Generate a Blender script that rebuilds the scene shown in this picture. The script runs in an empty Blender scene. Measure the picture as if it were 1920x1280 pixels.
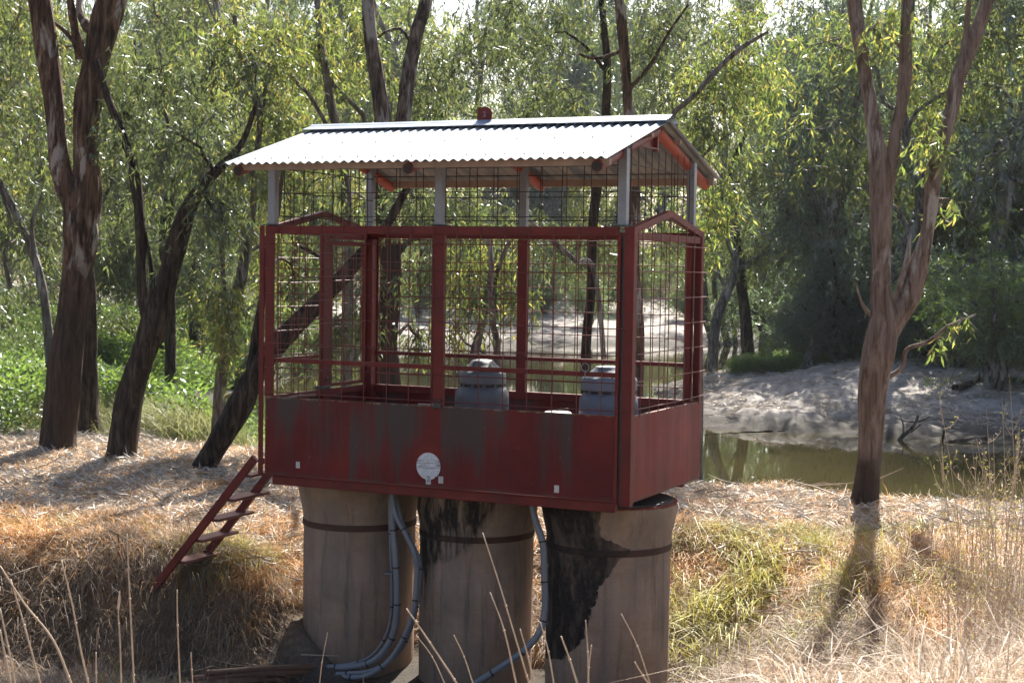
import bpy, math, random
import numpy as np
from mathutils import Matrix, Vector
R = math.radians
rnd = random.Random(7)
rng = np.random.default_rng(11)
scene = bpy.context.scene

# ------------------------------------------------------------------ camera (world origin is the eye; +Y looks away, Z up)
F, PITCH, ROLL = 2950.0, 0.0469, 0.0153
cp, sp, cr, sr = math.cos(PITCH), math.sin(PITCH), math.cos(ROLL), math.sin(ROLL)
cam_d = bpy.data.cameras.new('camera'); cam = bpy.data.objects.new('camera', cam_d)
scene.collection.objects.link(cam); scene.camera = cam
cam_d.sensor_width = 36; cam_d.lens = 36 * F / 1920
cam_d.clip_start = 0.1; cam_d.clip_end = 2000
cam.matrix_world = Matrix(((cr, -sr, 0, 0), (sr * sp, cr * sp, -cp, 0), (sr * cp, cr * cp, sp, 0), (0, 0, 0, 1)))
cam_d.dof.use_dof = True; cam_d.dof.focus_distance = 12.0; cam_d.dof.aperture_fstop = 8.0

# ------------------------------------------------------------------ daylight
SUN_AZ, SUN_EL = R(15), R(46)
w = bpy.data.worlds.new('World'); scene.world = w; w.use_nodes = True
wn = w.node_tree.nodes; wl = w.node_tree.links
sky = wn.new('ShaderNodeTexSky'); sky.sky_type = 'NISHITA'; sky.sun_disc = False
sky.sun_elevation = SUN_EL; sky.sun_rotation = SUN_AZ; sky.dust_density = 3.0
bg = wn['Background']; bg.inputs['Strength'].default_value = 0.062
wl.new(sky.outputs[0], bg.inputs['Color'])
sd = bpy.data.lights.new('sun', 'SUN'); so = bpy.data.objects.new('sun', sd); scene.collection.objects.link(so)
sd.energy = 5.0; sd.angle = R(0.5); sd.color = (1.0, 0.94, 0.84)
to_sun = Vector((math.sin(SUN_AZ) * math.cos(SUN_EL), math.cos(SUN_AZ) * math.cos(SUN_EL), math.sin(SUN_EL)))
so.rotation_euler = to_sun.to_track_quat('Z', 'Y').to_euler()
scene.view_settings.view_transform = 'Standard'; scene.view_settings.look = 'None'
scene.view_settings.gamma = 1.0; scene.view_settings.use_curve_mapping = False
scene.view_settings.exposure = 1.78
scene.cycles.max_bounces = 6; scene.cycles.diffuse_bounces = 2; scene.cycles.glossy_bounces = 3; scene.cycles.transmission_bounces = 3; scene.cycles.use_fast_gi = False

# ------------------------------------------------------------------ helpers
C = scene.collection
def ss(a, b, x):
    t = np.clip((np.asarray(x, float) - a) / (b - a), 0, 1); return t * t * (3 - 2 * t)
def ray(px, py):
    u = (px - 960) / F; v = (640 - py) / F
    x = u * cr - v * sr; zu = u * sr + v * cr
    return np.array([x, cp + zu * sp, -sp + zu * cp])
def P(px, py, d):
    r = ray(px, py); return r * (d / r[1])
def mesh(name, v, f, smooth=False):
    me = bpy.data.meshes.new(name)
    me.from_pydata([tuple(p) for p in v], [], [tuple(q) for q in f])
    if smooth: me.polygons.foreach_set('use_smooth', [True] * len(me.polygons))
    me.update(); return me
def npmesh(name, v, f, smooth=False):
    """fast mesh from a vertex array and a (n,k) face array"""
    me = bpy.data.meshes.new(name); v = np.ascontiguousarray(v, dtype=np.float32); f = np.ascontiguousarray(f, dtype=np.int32)
    n, k = f.shape
    me.vertices.add(len(v)); me.vertices.foreach_set('co', v.ravel())
    me.loops.add(n * k); me.loops.foreach_set('vertex_index', f.ravel())
    me.polygons.add(n); me.polygons.foreach_set('loop_start', np.arange(0, n * k, k, dtype=np.int32))
    me.polygons.foreach_set('loop_total', np.full(n, k, dtype=np.int32))
    if smooth: me.polygons.foreach_set('use_smooth', np.ones(n, dtype=bool))
    me.update(calc_edges=True); me.validate(); return me
def link(name, me, mat=None, parent=None, loc=None):
    o = bpy.data.objects.new(name, me); C.objects.link(o)
    if mat is not None and me is not None and len(me.materials) == 0: me.materials.append(mat)
    if parent: o.parent = parent
    if loc is not None: o.location = loc
    return o
def tag(o, label=None, cat=None, group=None, kind=None):
    if label: o['label'] = label
    if cat: o['category'] = cat
    if group: o['group'] = group
    if kind: o['kind'] = kind
    return o
def empty(name, loc=(0, 0, 0), rz=0):
    o = bpy.data.objects.new(name, None); C.objects.link(o); o.location = loc; o.rotation_euler = (0, 0, rz)
    o.empty_display_size = .2; return o

class MB:
    """collects boxes, bars, tubes and lathes into one mesh"""
    def __init__(s): s.v = []; s.f = []
    def add(s, v, f):
        n = len(s.v); s.v += [tuple(map(float, p)) for p in v]; s.f += [tuple(i + n for i in q) for q in f]; return s
    def box(s, x0, y0, z0, x1, y1, z1, b=0.0):
        if b <= 0:
            v = [(x, y, z) for z in (z0, z1) for x, y in ((x0, y0), (x1, y0), (x1, y1), (x0, y1))]
            return s.add(v, [(3, 2, 1, 0), (4, 5, 6, 7), (0, 1, 5, 4), (1, 2, 6, 5), (2, 3, 7, 6), (3, 0, 4, 7)])
        import itertools
        vs = []; idx = {}
        lo = (x0, y0, z0); hi = (x1, y1, z1)
        for sx, sy, sz in itertools.product((0, 1), repeat=3):
            for ax in range(3):
                p = []
                for k, sg in enumerate((sx, sy, sz)):
                    q = hi[k] if sg else lo[k]
                    if k != ax: q += (-b if sg else b)
                    p.append(q)
                idx[(sx, sy, sz, ax)] = len(vs); vs.append(p)
        fs = []
        for ax in range(3):
            o1, o2 = (ax + 1) % 3, (ax + 2) % 3
            for sg in (0, 1):
                def key(a, c):
                    t = [0, 0, 0]; t[ax] = sg; t[o1] = a; t[o2] = c; return idx[(*t, ax)]
                q = [key(0, 0), key(1, 0), key(1, 1), key(0, 1)]
                fs.append(tuple(q if sg else q[::-1]))
            for a in (0, 1):
                for c in (0, 1):                        # edge strips along ax
                    def k2(e, fax):
                        t = [0, 0, 0]; t[ax] = e; t[o1] = a; t[o2] = c; return idx[(*t, fax)]
                    fs.append((k2(0, o1), k2(1, o1), k2(1, o2), k2(0, o2)))
        for sx, sy, sz in itertools.product((0, 1), repeat=3):
            fs.append(tuple(idx[(sx, sy, sz, a)] for a in range(3)))
        return s.add(vs, fs)
    def bar(s, a, b, w, h, up=(0, 0, 1)):
        a = np.array(a, float); b = np.array(b, float); d = b - a; d /= np.linalg.norm(d)
        u = np.cross(d, np.array(up, float)); u /= np.linalg.norm(u); n = np.cross(u, d)
        v = [p + u * i * w / 2 + n * j * h / 2 for p in (a, b) for i, j in ((-1, -1), (1, -1), (1, 1), (-1, 1))]
        return s.add(v, [(0, 1, 2, 3), (7, 6, 5, 4), (1, 0, 4, 5), (2, 1, 5, 6), (3, 2, 6, 7), (0, 3, 7, 4)])
    def tube(s, pts, rad, n=8, cap=True, disp=None):
        v, f = tube_np(pts, rad, n, disp); base = len(s.v)
        s.v += [tuple(p) for p in v]; s.f += [tuple(int(i) + base for i in q) for q in f]
        if cap:
            m = len(pts)
            s.f.append(tuple(base + i for i in reversed(range(n)))); s.f.append(tuple(base + (m - 1) * n + i for i in range(n)))
        return s
    def lathe(s, prof, n=32, c=(0, 0, 0), cap=True):
        v = []; f = []
        for r, z in prof:
            for i in range(n):
                t = 2 * math.pi * i / n; v.append((c[0] + r * math.cos(t), c[1] + r * math.sin(t), c[2] + z))
        for j in range(len(prof) - 1):
            for i in range(n):
                k = (i + 1) % n; f.append((j * n + i, j * n + k, (j + 1) * n + k, (j + 1) * n + i))
        if cap:
            f.append(tuple(reversed(range(n)))); f.append(tuple((len(prof) - 1) * n + i for i in range(n)))
        return s.add(v, f)
    def build(s, name, mat, parent=None, smooth=False, loc=None, auto=None):
        me = mesh(name, s.v, s.f, smooth)
        import bmesh
        bm = bmesh.new(); bm.from_mesh(me); bmesh.ops.recalc_face_normals(bm, faces=bm.faces); bm.to_mesh(me); bm.free()
        if auto: me.set_sharp_from_angle(angle=R(auto)); me.update()
        return link(name, me, mat, parent, loc)

def tube_np(pts, rad, n=8, disp=None):
    pts = np.asarray(pts, float); m = len(pts)
    rad = np.broadcast_to(np.asarray(rad, float), (m,))
    T = np.gradient(pts, axis=0); T /= np.linalg.norm(T, axis=1)[:, None] + 1e-9
    ref = np.array([0.13, 0.97, 0.2]) if abs(T[0][2]) > .7 else np.array([0, 0, 1.0])
    U = np.zeros_like(pts); u = np.cross(T[0], ref); u /= np.linalg.norm(u)
    for i in range(m):
        u = u - T[i] * (u @ T[i]); u /= np.linalg.norm(u); U[i] = u
    V = np.cross(T, U)
    th = np.arange(n) * 2 * math.pi / n
    rr = rad[:, None] * np.ones((1, n))
    if disp is not None: rr = rr * (1 + disp(np.linspace(0, 1, m)[:, None], th[None, :]))
    v = pts[:, None, :] + rr[:, :, None] * (np.cos(th)[None, :, None] * U[:, None, :] + np.sin(th)[None, :, None] * V[:, None, :])
    i = np.arange(m - 1)[:, None] * n; k = np.arange(n)[None, :]; k2 = (k + 1) % n
    f = np.stack([i + k, i + k2, i + n + k2, i + n + k], -1).reshape(-1, 4)
    return v.reshape(-1, 3), f
def smoothpath(pts, sub):
    """Catmull-Rom resample of rows"""
    p = np.asarray(pts, float); q = np.vstack([2 * p[0] - p[1], p, 2 * p[-1] - p[-2]]); out = []
    for i in range(1, len(q) - 2):
        for t in np.linspace(0, 1, sub, endpoint=False):
            out.append(.5 * (2 * q[i] + (q[i + 1] - q[i - 1]) * t + (2 * q[i - 1] - 5 * q[i] + 4 * q[i + 1] - q[i + 2]) * t * t + (3 * q[i] - q[i - 1] - 3 * q[i + 1] + q[i + 2]) * t ** 3))
    out.append(p[-1]); return np.array(out)

# ------------------------------------------------------------------ materials
class M:
    def __init__(s, name):
        s.m = bpy.data.materials.new(name); s.m.use_nodes = True; s.t = s.m.node_tree; s.n = s.t.nodes
        s.b = s.n['Principled BSDF']; s.out = s.n['Material Output']
    def new(s, t, **kw):
        n = s.n.new(t)
        for k, v in kw.items(): setattr(n, k, v)
        return n
    def set(s, sock, v):
        if isinstance(v, bpy.types.NodeSocket): s.t.links.new(v, sock)
        elif isinstance(v, tuple) and len(v) == 3 and sock.type == 'RGBA': sock.default_value = (*v, 1)
        else: sock.default_value = v
    def coord(s, kind='Object', scale=(1, 1, 1), rot=(0, 0, 0)):
        c = s.new('ShaderNodeTexCoord'); mp = s.new('ShaderNodeMapping'); mp.inputs['Scale'].default_value = scale
        mp.inputs['Rotation'].default_value = rot
        s.t.links.new(c.outputs[kind], mp.inputs[0]); return mp.outputs[0]
    def noise(s, scale=5, detail=4, rough=.6, vec=None, dist=0.0, out='Fac'):
        n = s.new('ShaderNodeTexNoise'); n.inputs['Scale'].default_value = scale; n.inputs['Detail'].default_value = detail
        n.inputs['Roughness'].default_value = rough; n.inputs['Distortion'].default_value = dist
        if vec is not None: s.t.links.new(vec, n.inputs['Vector'])
        return n.outputs[out]
    def ramp(s, f, stops, interp='LINEAR'):
        r = s.new('ShaderNodeValToRGB'); r.color_ramp.interpolation = interp; e = r.color_ramp.elements
        while len(e) < len(stops): e.new(0.5)
        for a, (p, c) in zip(e, stops):
            a.position = p; a.color = (*c, 1) if isinstance(c, tuple) else (c, c, c, 1)
        s.set(r.inputs[0], f); return r.outputs[0]
    def mix(s, f, a, b, mode='MIX'):
        n = s.new('ShaderNodeMix', data_type='RGBA', blend_type=mode)
        s.set(n.inputs[0], f); s.set(n.inputs[6], a); s.set(n.inputs[7], b); return n.outputs[2]
    def math(s, op, a, b=0.0, clamp=False):
        n = s.new('ShaderNodeMath', operation=op, use_clamp=clamp); s.set(n.inputs[0], a); s.set(n.inputs[1], b); return n.outputs[0]
    def maprange(s, v, a, b, c=0.0, d=1.0):
        n = s.new('ShaderNodeMapRange'); s.set(n.inputs[0], v)
        for i, q in enumerate((a, b, c, d)): n.inputs[i + 1].default_value = q
        return n.outputs[0]
    def sep(s, v):
        n = s.new('ShaderNodeSeparateXYZ'); s.t.links.new(v, n.inputs[0]); return n.outputs
    def attr(s, name, typ='GEOMETRY', out='Fac'):
        n = s.new('ShaderNodeAttribute', attribute_name=name, attribute_type=typ); return n.outputs[out]
    def bump(s, h, strength=.5, dist=.01):
        n = s.new('ShaderNodeBump'); n.inputs['Strength'].default_value = strength; n.inputs['Distance'].default_value = dist
        s.set(n.inputs['Height'], h); s.t.links.new(n.outputs[0], s.b.inputs['Normal'])
    def p(s, **kw):
        names = dict(color='Base Color', rough='Roughness', metal='Metallic', spec='Specular IOR Level', coat='Coat Weight', ior='IOR', trans='Transmission Weight')
        for k, v in kw.items(): s.set(s.b.inputs[names[k]], v)
        return s

def mat_paint():
    m = M('red_oxide_paint'); co = m.coord()
    n1 = m.noise(3, 5, .6, co); n2 = m.noise(40, 4, .7, co)
    c = m.ramp(n1, [(.3, (.095, .009, .008)), (.55, (.14, .014, .011)), (.75, (.18, .024, .018))])
    c = m.mix(m.ramp(n2, [(.62, 0.0), (.70, .7)]), c, (.13, .06, .045)); c = m.mix(m.ramp(m.noise(1, 4, .6, m.coord(scale=(9, 9, 1.6))), [(.52, 0.0), (.66, .4)]), c, (.06, .022, .02))
    m.p(color=c, spec=.3, rough=m.ramp(n2, [(.3, .42), (.7, .62)])); m.bump(n2, .15, .002); return m.m
def mat_sheet(amt=.85, name='streaked_red_plate', gain=1.02):
    """painted plate with grey wash streaks hanging from its top edge"""
    m = M(name); co = m.coord()
    n1 = m.noise(2.2, 5, .6, co)
    base = m.ramp(n1, [(.3, (.075 * gain, .005 * gain, .006 * gain)), (.5, (.115 * gain, .007 * gain, .008 * gain)), (.7, (.16 * gain, .012 * gain, .010 * gain))])
    st = m.noise(1.0, 4, .55, m.coord(scale=(7, 7, .55))); st2 = m.noise(1.0, 3, .6, m.coord(scale=(32, 32, 1.5)))
    z = m.sep(co)[2]
    hi = m.maprange(z, .02, .5, .0, .32)
    blot = m.noise(1.7, 2, .5, m.coord(scale=(1, 1, .6)))
    f = m.math('ADD', m.math('ADD', m.math('MULTIPLY', st, .62), m.math('MULTIPLY', st2, .2)), m.math('ADD', m.math('MULTIPLY', hi, .28), m.math('MULTIPLY', blot, .5)))
    f = m.ramp(f, [(.69, 0.0), (.82, amt)])
    base = m.mix(f, base, (.055, .048, .044))
    top = m.math('MULTIPLY', m.maprange(z, .57, .625, 0, 1), m.noise(14, 4, .7, co)); 
    base = m.mix(m.ramp(top, [(.42, 0.0), (.6, .7)]), base, (.25, .2, .12))
    low = m.math('MULTIPLY', m.maprange(z, .07, 0.0, 0, 1), m.noise(9, 3, .6, co))
    base = m.mix(m.ramp(low, [(.3, 0.0), (.6, .8)]), base, (.07, .045, .04))
    sp_ = m.noise(1, 2, .5, m.coord(scale=(90, 90, 28))); base = m.mix(m.ramp(sp_, [(.74, 0.0), (.78, .8)]), base, (.5, .46, .4))
    m.p(color=base, spec=.25, rough=m.ramp(st, [(.3, .42), (.7, .6)])); m.bump(n1, .25, .006); return m.m
def mat_galv():
    m = M('galvanised_steel'); co = m.coord()
    v = m.new('ShaderNodeTexVoronoi'); v.inputs['Scale'].default_value = 45; m.t.links.new(co, v.inputs['Vector'])
    n = m.noise(3, 4, .6, co)
    c = m.mix(m.ramp(v.outputs['Distance'], [(.1, 0.0), (.8, .5)]), (.24, .25, .28), (.18, .19, .215))
    c = m.mix(m.ramp(n, [(.5, 0.0), (.7, .4)]), c, (.16, .15, .14))
    m.p(color=c, rough=m.ramp(n, [(.3, .34), (.7, .5)]), metal=.4); return m.m
def mat_simple(name, col, rough=.6, metal=0.0, var=.25, scale=8, bump=.1):
    m = M(name); co = m.coord(); n = m.noise(scale, 5, .6, co)
    lo = tuple(x * (1 - var) for x in col); hi = tuple(min(1, x * (1 + var)) for x in col)
    m.p(color=m.ramp(n, [(.3, lo), (.7, hi)]), rough=rough, metal=metal)
    if bump: m.bump(n, bump, .004)
    return m.m
def mat_roof_under():
    return None
def mat_bark(name, dark, mid, light, pale, pale_amt=.55, basal=None):
    m = M(name); co = m.coord()
    n1 = m.noise(1.0, 8, .65, m.coord(scale=(16, 16, 2.6)), dist=.6)
    n2 = m.noise(1.0, 5, .6, m.coord(scale=(3.2, 3.2, .9)), dist=.4)
    n3 = m.noise(60, 4, .7, co)
    c = m.ramp(n1, [(.36, dark), (.5, mid), (.66, light)])
    c = m.mix(m.ramp(n2, [(pale_amt, 0.0), (pale_amt + .06, 1.0)]), c, m.ramp(n3, [(.3, tuple(x * .8 for x in pale)), (.7, pale)]))
    n4 = m.noise(1.0, 6, .6, m.coord(scale=(9, 9, 1.3)))
    c = m.mix(m.ramp(n4, [(.58, 0.0), (.66, .8)]), c, tuple(x * .6 for x in dark))
    if basal is not None:
        z = m.sep(m.coord('Generated'))[2]
        zz = m.math('ADD', z, m.math('MULTIPLY', m.noise(3, 3, .6, co), .12))
        c = m.mix(m.maprange(zz, basal, basal + .06, 1, 0), c, m.ramp(n1, [(.3, (.025, .018, .014)), (.7, (.09, .062, .048))]))
    m.p(color=c, rough=.85, spec=.2); m.bump(m.math('ADD', m.math('ADD', n1, m.math('MULTIPLY', n3, .35)), m.math('MULTIPLY', n4, 1.2)), 1.0, .05); return m.m
def mat_leaf(name, cols, transl=.5, gloss=.08, trans_gain=(1.5, 1.7, .7), pale=1.12, grey=.27):
    cols = [tuple(pale * (x * (1 - grey) + grey * (q[0] + q[1] + q[2]) / 3) for x in q) for q in cols]
    m = M(name); g = m.new('ShaderNodeNewGeometry').outputs['Random Per Island']
    oi = m.new('ShaderNodeObjectInfo').outputs['Random']
    c = m.ramp(g, [(i / (len(cols) - 1), q) for i, q in enumerate(cols)])
    hv = m.new('ShaderNodeHueSaturation'); m.set(hv.inputs['Color'], c)
    m.set(hv.inputs['Value'], m.maprange(oi, 0, 1, .8, 1.2)); m.set(hv.inputs['Hue'], m.maprange(oi, 0, 1, .488, .512)); c = hv.outputs[0]
    d = m.new('ShaderNodeBsdfDiffuse'); t = m.new('ShaderNodeBsdfTranslucent'); gl = m.new('ShaderNodeBsdfGlossy')
    m.set(d.inputs[0], c); m.set(t.inputs[0], m.mix(1.0, c, trans_gain, 'MULTIPLY')); gl.inputs['Roughness'].default_value = .38
    gl.inputs[0].default_value = (.9, .95, 1, 1)
    a = m.new('ShaderNodeMixShader'); a.inputs[0].default_value = transl; m.t.links.new(d.outputs[0], a.inputs[1]); m.t.links.new(t.outputs[0], a.inputs[2])
    b = m.new('ShaderNodeMixShader'); b.inputs[0].default_value = gloss; m.t.links.new(a.outputs[0], b.inputs[1]); m.t.links.new(gl.outputs[0], b.inputs[2])
    m.t.links.new(b.outputs[0], m.out.inputs['Surface']); return m.m

PAINT = mat_paint(); SHEET = mat_sheet(); SHEET2 = mat_sheet(.05, 'lit_side_red_plate', 1.45); GALV = mat_galv()  # SHEET2: fewer streaks, red raised to paint in the right face's stronger light
ORANGE = mat_simple('faded_orange_red_paint', (.30, .045, .02), .5)
RAFT = mat_simple('rafter_paint', (.17, .028, .02), .5)
WIRE_RED = mat_simple('painted_wire', (.12, .018, .014), .5); WIRE_DARK = mat_simple('dark_rusty_wire', (.035, .02, .015), .6)
BLACK = mat_simple('black_rubber', (.012, .012, .014), .6)
MOTOR = mat_simple('motor_blue_grey_paint', (.15, .165, .20), .42, var=.12)
MOTOR_D = mat_simple('motor_dark_grey_paint', (.11, .112, .12), .42, var=.15)
DARKM = mat_simple('dark_steel', (.05, .045, .045), .5, .3)
WHITE = mat_simple('aged_white_plate', (.48, .48, .46), .5, var=.1, scale=30)
INK = mat_simple('faded_ink', (.10, .10, .13), .6); INK2 = mat_simple('pale_ink', (.35, .38, .33), .6)
CONDUIT = mat_simple('grey_conduit', (.16, .175, .195), .34, var=.1)
RUSTP = mat_simple('brown_poly_pipe', (.13, .065, .04), .55)
TREAD = mat_simple('ladder_tread_paint', (.14, .04, .035), .5)
PURLIN = mat_simple('weathered_purlin', (.30, .21, .16), .6)

# ------------------------------------------------------------------ terrain
RIV = np.array([(40, 22, 7.5), (20, 23.5, 7.5), (9, 25.4, 7.5), (3, 27.3, 7.5), (-1, 31, 6.3), (-2, 38, 5.6), (-1.5, 48, 6), (1, 58, 7), (8, 66, 6.5), (20, 70, 6), (70, 73, 6)], float)
def vnoise(x, y, s, seed=0):
    x = np.asarray(x) * s; y = np.asarray(y) * s; xi = np.floor(x).astype(int); yi = np.floor(y).astype(int); fx = x - xi; fy = y - yi
    fx = fx * fx * (3 - 2 * fx); fy = fy * fy * (3 - 2 * fy)
    def h(i, j):
        n = (i * 374761393 + j * 668265263 + seed * 1442695041) & 0xffffffff
        n = ((n ^ (n >> 13)) * 1274126177) & 0xffffffff
        return ((n ^ (n >> 16)) & 0xffff) / 65535.0
    return (h(xi, yi) * (1 - fx) + h(xi + 1, yi) * fx) * (1 - fy) + (h(xi, yi + 1) * (1 - fx) + h(xi + 1, yi + 1) * fx) * fy
def fbm(x, y, s, seed=0, o=4):
    r = 0; a = .5
    for i in range(o): r = r + a * vnoise(x, y, s * 2 ** i, seed + i * 17); a *= .5
    return r
def river(x, y):
    """distance outside the water edge, side (+1 = inner bar), y of nearest point"""
    x = np.asarray(x, float); y = np.asarray(y, float)
    best = np.full(x.shape, 1e9); side = np.zeros(x.shape); yn = np.zeros(x.shape); bd = np.full(x.shape, 1e9)
    for a, b in zip(RIV[:-1], RIV[1:]):
        d = b[:2] - a[:2]; L2 = d @ d
        t = np.clip(((x - a[0]) * d[0] + (y - a[1]) * d[1]) / L2, 0, 1)
        qx = a[0] + d[0] * t; qy = a[1] + d[1] * t; hw = a[2] + (b[2] - a[2]) * t
        r = np.hypot(x - qx, y - qy); e = r - hw
        cr_ = d[0] * (y - a[1]) - d[1] * (x - a[0])
        mk = e < best
        best = np.where(mk, e, best); side = np.where(mk, np.where(cr_ < 0, 1, -1), side); yn = np.where(mk, qy, yn)
    return best, side, yn
WATER_Z = -3.5
def terrain(x, y):
    x = np.asarray(x, float); y = np.asarray(y, float)
    d, side, yn = river(x, y)
    d = d + (fbm(x, y, .35, 3) - .47) * 1.6 * ss(16, 30, y)
    near = WATER_Z + 1.0 * ss(-.1, 1.7, d)
    left_rise = 2.6 * ss(42, 75, y) * ss(-6, -14, x); near = near + left_rise
    far = WATER_Z + np.minimum(np.maximum(d, 0) * .085, 5.2) + ss(14, 26, d) * 1.0
    outer = near + (far - near) * ss(46, 62, yn)
    bar = WATER_Z + 3.3 * (1 - np.exp(-np.maximum(d, 0) * .052)) + .04 * ss(0, 1.0, d)
    z = np.where(side > 0, bar, outer)
    z = np.where(d < 0, WATER_Z - np.minimum(1.0, -d * .45), z)
    # the near side: viewer's bank and the cut in which the pillars stand
    bank = (-1.62 + (z + 1.62) * ss(4.5, 11.5, y))
    z = np.where(y < 13, bank, z)
    cut = ss(3.3, 1.2, x + .25 * (y - 11.5)) * ss(13.5, 12.0, y + .12 * x) * ss(5.5, 9.0, y)
    cut = np.maximum(cut, ss(4.0, 1.3, x) * ss(15.8, 12.6, y) * ss(6, 9, y) * ss(-2.7, -1.0, x))
    z = z + cut * (-3.42 - z) * .96
    z = z + (fbm(x, y, .8, 5) - .47) * .22 + (fbm(x, y, 3.2, 9) - .47) * .09
    # lumps on the bare bar
    z = z + np.where((side > 0) & (d > 0), (fbm(x, y * 1.0, 1.1, 21) - .47) * .34 * ss(0, 1.5, d) + (fbm(x, y, 4.5, 23) - .47) * .22, 0)
    return z
def tz(x, y): return float(terrain(np.array([x]), np.array([y]))[0])
def hit(px, py, dmin=5, dmax=200):
    r = ray(px, py); ds = np.geomspace(dmin, dmax, 900); pts = r[None, :] * (ds / r[1])[:, None]
    z = terrain(pts[:, 0], pts[:, 1]); i = np.argmax(pts[:, 2] < z)
    return float(ds[i])

xs = np.unique(np.concatenate([np.linspace(-160, -30, 40), np.linspace(-30, -9, 60), np.linspace(-9, 9, 210), np.linspace(9, 30, 80), np.linspace(30, 170, 40)]))
ys = np.unique(np.concatenate([np.linspace(-40, 4, 20), np.linspace(4, 20, 190), np.linspace(20, 50, 210), np.linspace(50, 110, 120), np.linspace(110, 700, 40)]))
gx, gy = np.meshgrid(xs, ys); gz = terrain(gx, gy)
gz = np.where(gy < 4, -1.62 + (fbm(gx, gy, .8, 5) - .47) * .22, gz)
gv = np.stack([gx, gy, gz], -1).reshape(-1, 3); nx_, ny_ = len(xs), len(ys)
ii = (np.arange(ny_ - 1)[:, None] * nx_ + np.arange(nx_ - 1)[None, :]).reshape(-1)
gf = np.stack([ii, ii + 1, ii + 1 + nx_, ii + nx_], -1)
gme = npmesh('ground', gv, gf, True)
d_, s_, yn_ = river(gv[:, 0], gv[:, 1])
mud = ss(-1, 1.2, d_ * 0 + np.where(s_ > 0, 1, 0) * 2 + np.where(yn_ > 46, 1, 0) * 2) * ss(90, 70, d_ * 3 + gv[:, 1] * .3)
mud = np.where((s_ < 0) & (yn_ < 46), ss(1.2, .2, d_) * .9, mud)
wet = ss(.9, -.1, gv[:, 2] - WATER_Z) * 1.0
for nm, arr in (('mud', mud), ('wet', ss(.5, .05, gv[:, 2] - WATER_Z))):
    a = gme.attributes.new(nm, 'FLOAT', 'POINT'); a.data.foreach_set('value', arr.astype(np.float32))
def mat_ground():
    m = M('ground_soil_straw_and_mud'); co = m.coord()
    n1 = m.noise(.9, 5, .6, co); n2 = m.noise(14, 6, .7, co); n3 = m.noise(60, 4, .7, co)
    soil = m.ramp(n2, [(.3, (.07, .045, .028)), (.5, (.16, .10, .06)), (.7, (.30, .22, .15))])
    lit = m.mix(m.ramp(n1, [(.4, 0.0), (.6, .7)]), soil, m.ramp(n3, [(.35, (.13, .11, .09)), (.7, (.38, .33, .27))]))
    mudc = m.ramp(m.noise(1.6, 7, .65, co), [(.3, (.20, .18, .165)), (.5, (.33, .30, .28)), (.7, (.44, .41, .385))])
    mudc = m.mix(m.ramp(m.noise(7, 5, .7, co), [(.52, 0.0), (.66, .7)]), mudc, (.10, .085, .07))
    c = m.mix(m.attr('mud'), lit, mudc)
    c = m.mix(m.attr('wet'), c, (.045, .04, .034))
    m.p(color=c, rough=.9, spec=.25); m.bump(m.math('ADD', n2, n3), .8, .04); return m.m
tag(link('ground', gme, mat_ground()), kind='structure')

# water: one level sheet, a ribbon slightly wider than the channel so its rim is buried in the banks
def ribbon():
    pl = smoothpath(RIV, 8); n = len(pl); T = np.gradient(pl[:, :2], axis=0); T /= np.linalg.norm(T, axis=1)[:, None]
    N = np.stack([-T[:, 1], T[:, 0]], -1); v = []; K = 6
    for j in range(K + 1):
        s = (j / K * 2 - 1); off = N * ((pl[:, 2] + 1.9) * s)[:, None]
        v.append(np.column_stack([pl[:, :2] + off, np.full(n, WATER_Z + .02)]))
    v = np.stack(v, 1).reshape(-1, 3); f = []
    for i in range(n - 1):
        for j in range(K): a = i * (K + 1) + j; f.append((a, a + 1, a + K + 2, a + K + 1))
    return v, f
def mat_water():
    m = M('murky_river_water'); co = m.coord(scale=(1, .45, 1))
    n = m.noise(1.4, 4, .55, co); n2 = m.noise(.25, 3, .5, co)
    c = m.ramp(n2, [(.35, (.014, .013, .007)), (.6, (.045, .038, .016))])
    m.p(color=c, rough=.03, ior=1.33, spec=.6); m.bump(n, .08, .02); return m.m
v, f = ribbon(); me = mesh('river_water', v, f, True); tag(link('river_water', me, mat_water()), kind='structure')

# ------------------------------------------------------------------ the pump cage
YAW, L, W, HS, H = -0.4308, 3.1434, 1.6558, 0.6274, 2.0
A0 = Vector((-1.98729602, 12.67327295, -1.69459336))
cage = empty('pump_cage', A0, YAW)
tag(cage, 'red steel cage with wire mesh walls under a corrugated tin roof, on concrete pillars', 'pump cage')
EX = np.array([math.cos(YAW), math.sin(YAW), 0]); EY = np.array([-math.sin(YAW), math.cos(YAW), 0])
def onY(px, py, Y):
    r = ray(px, py); a = np.array(A0); t = (EY @ a + Y) / (EY @ r); p = r * t - a
    return np.array([p @ EX, Y, p[2]])
def cpart(name, mb, mat, **kw): return mb.build(name, mat, cage, **kw)
T = .006
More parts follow.
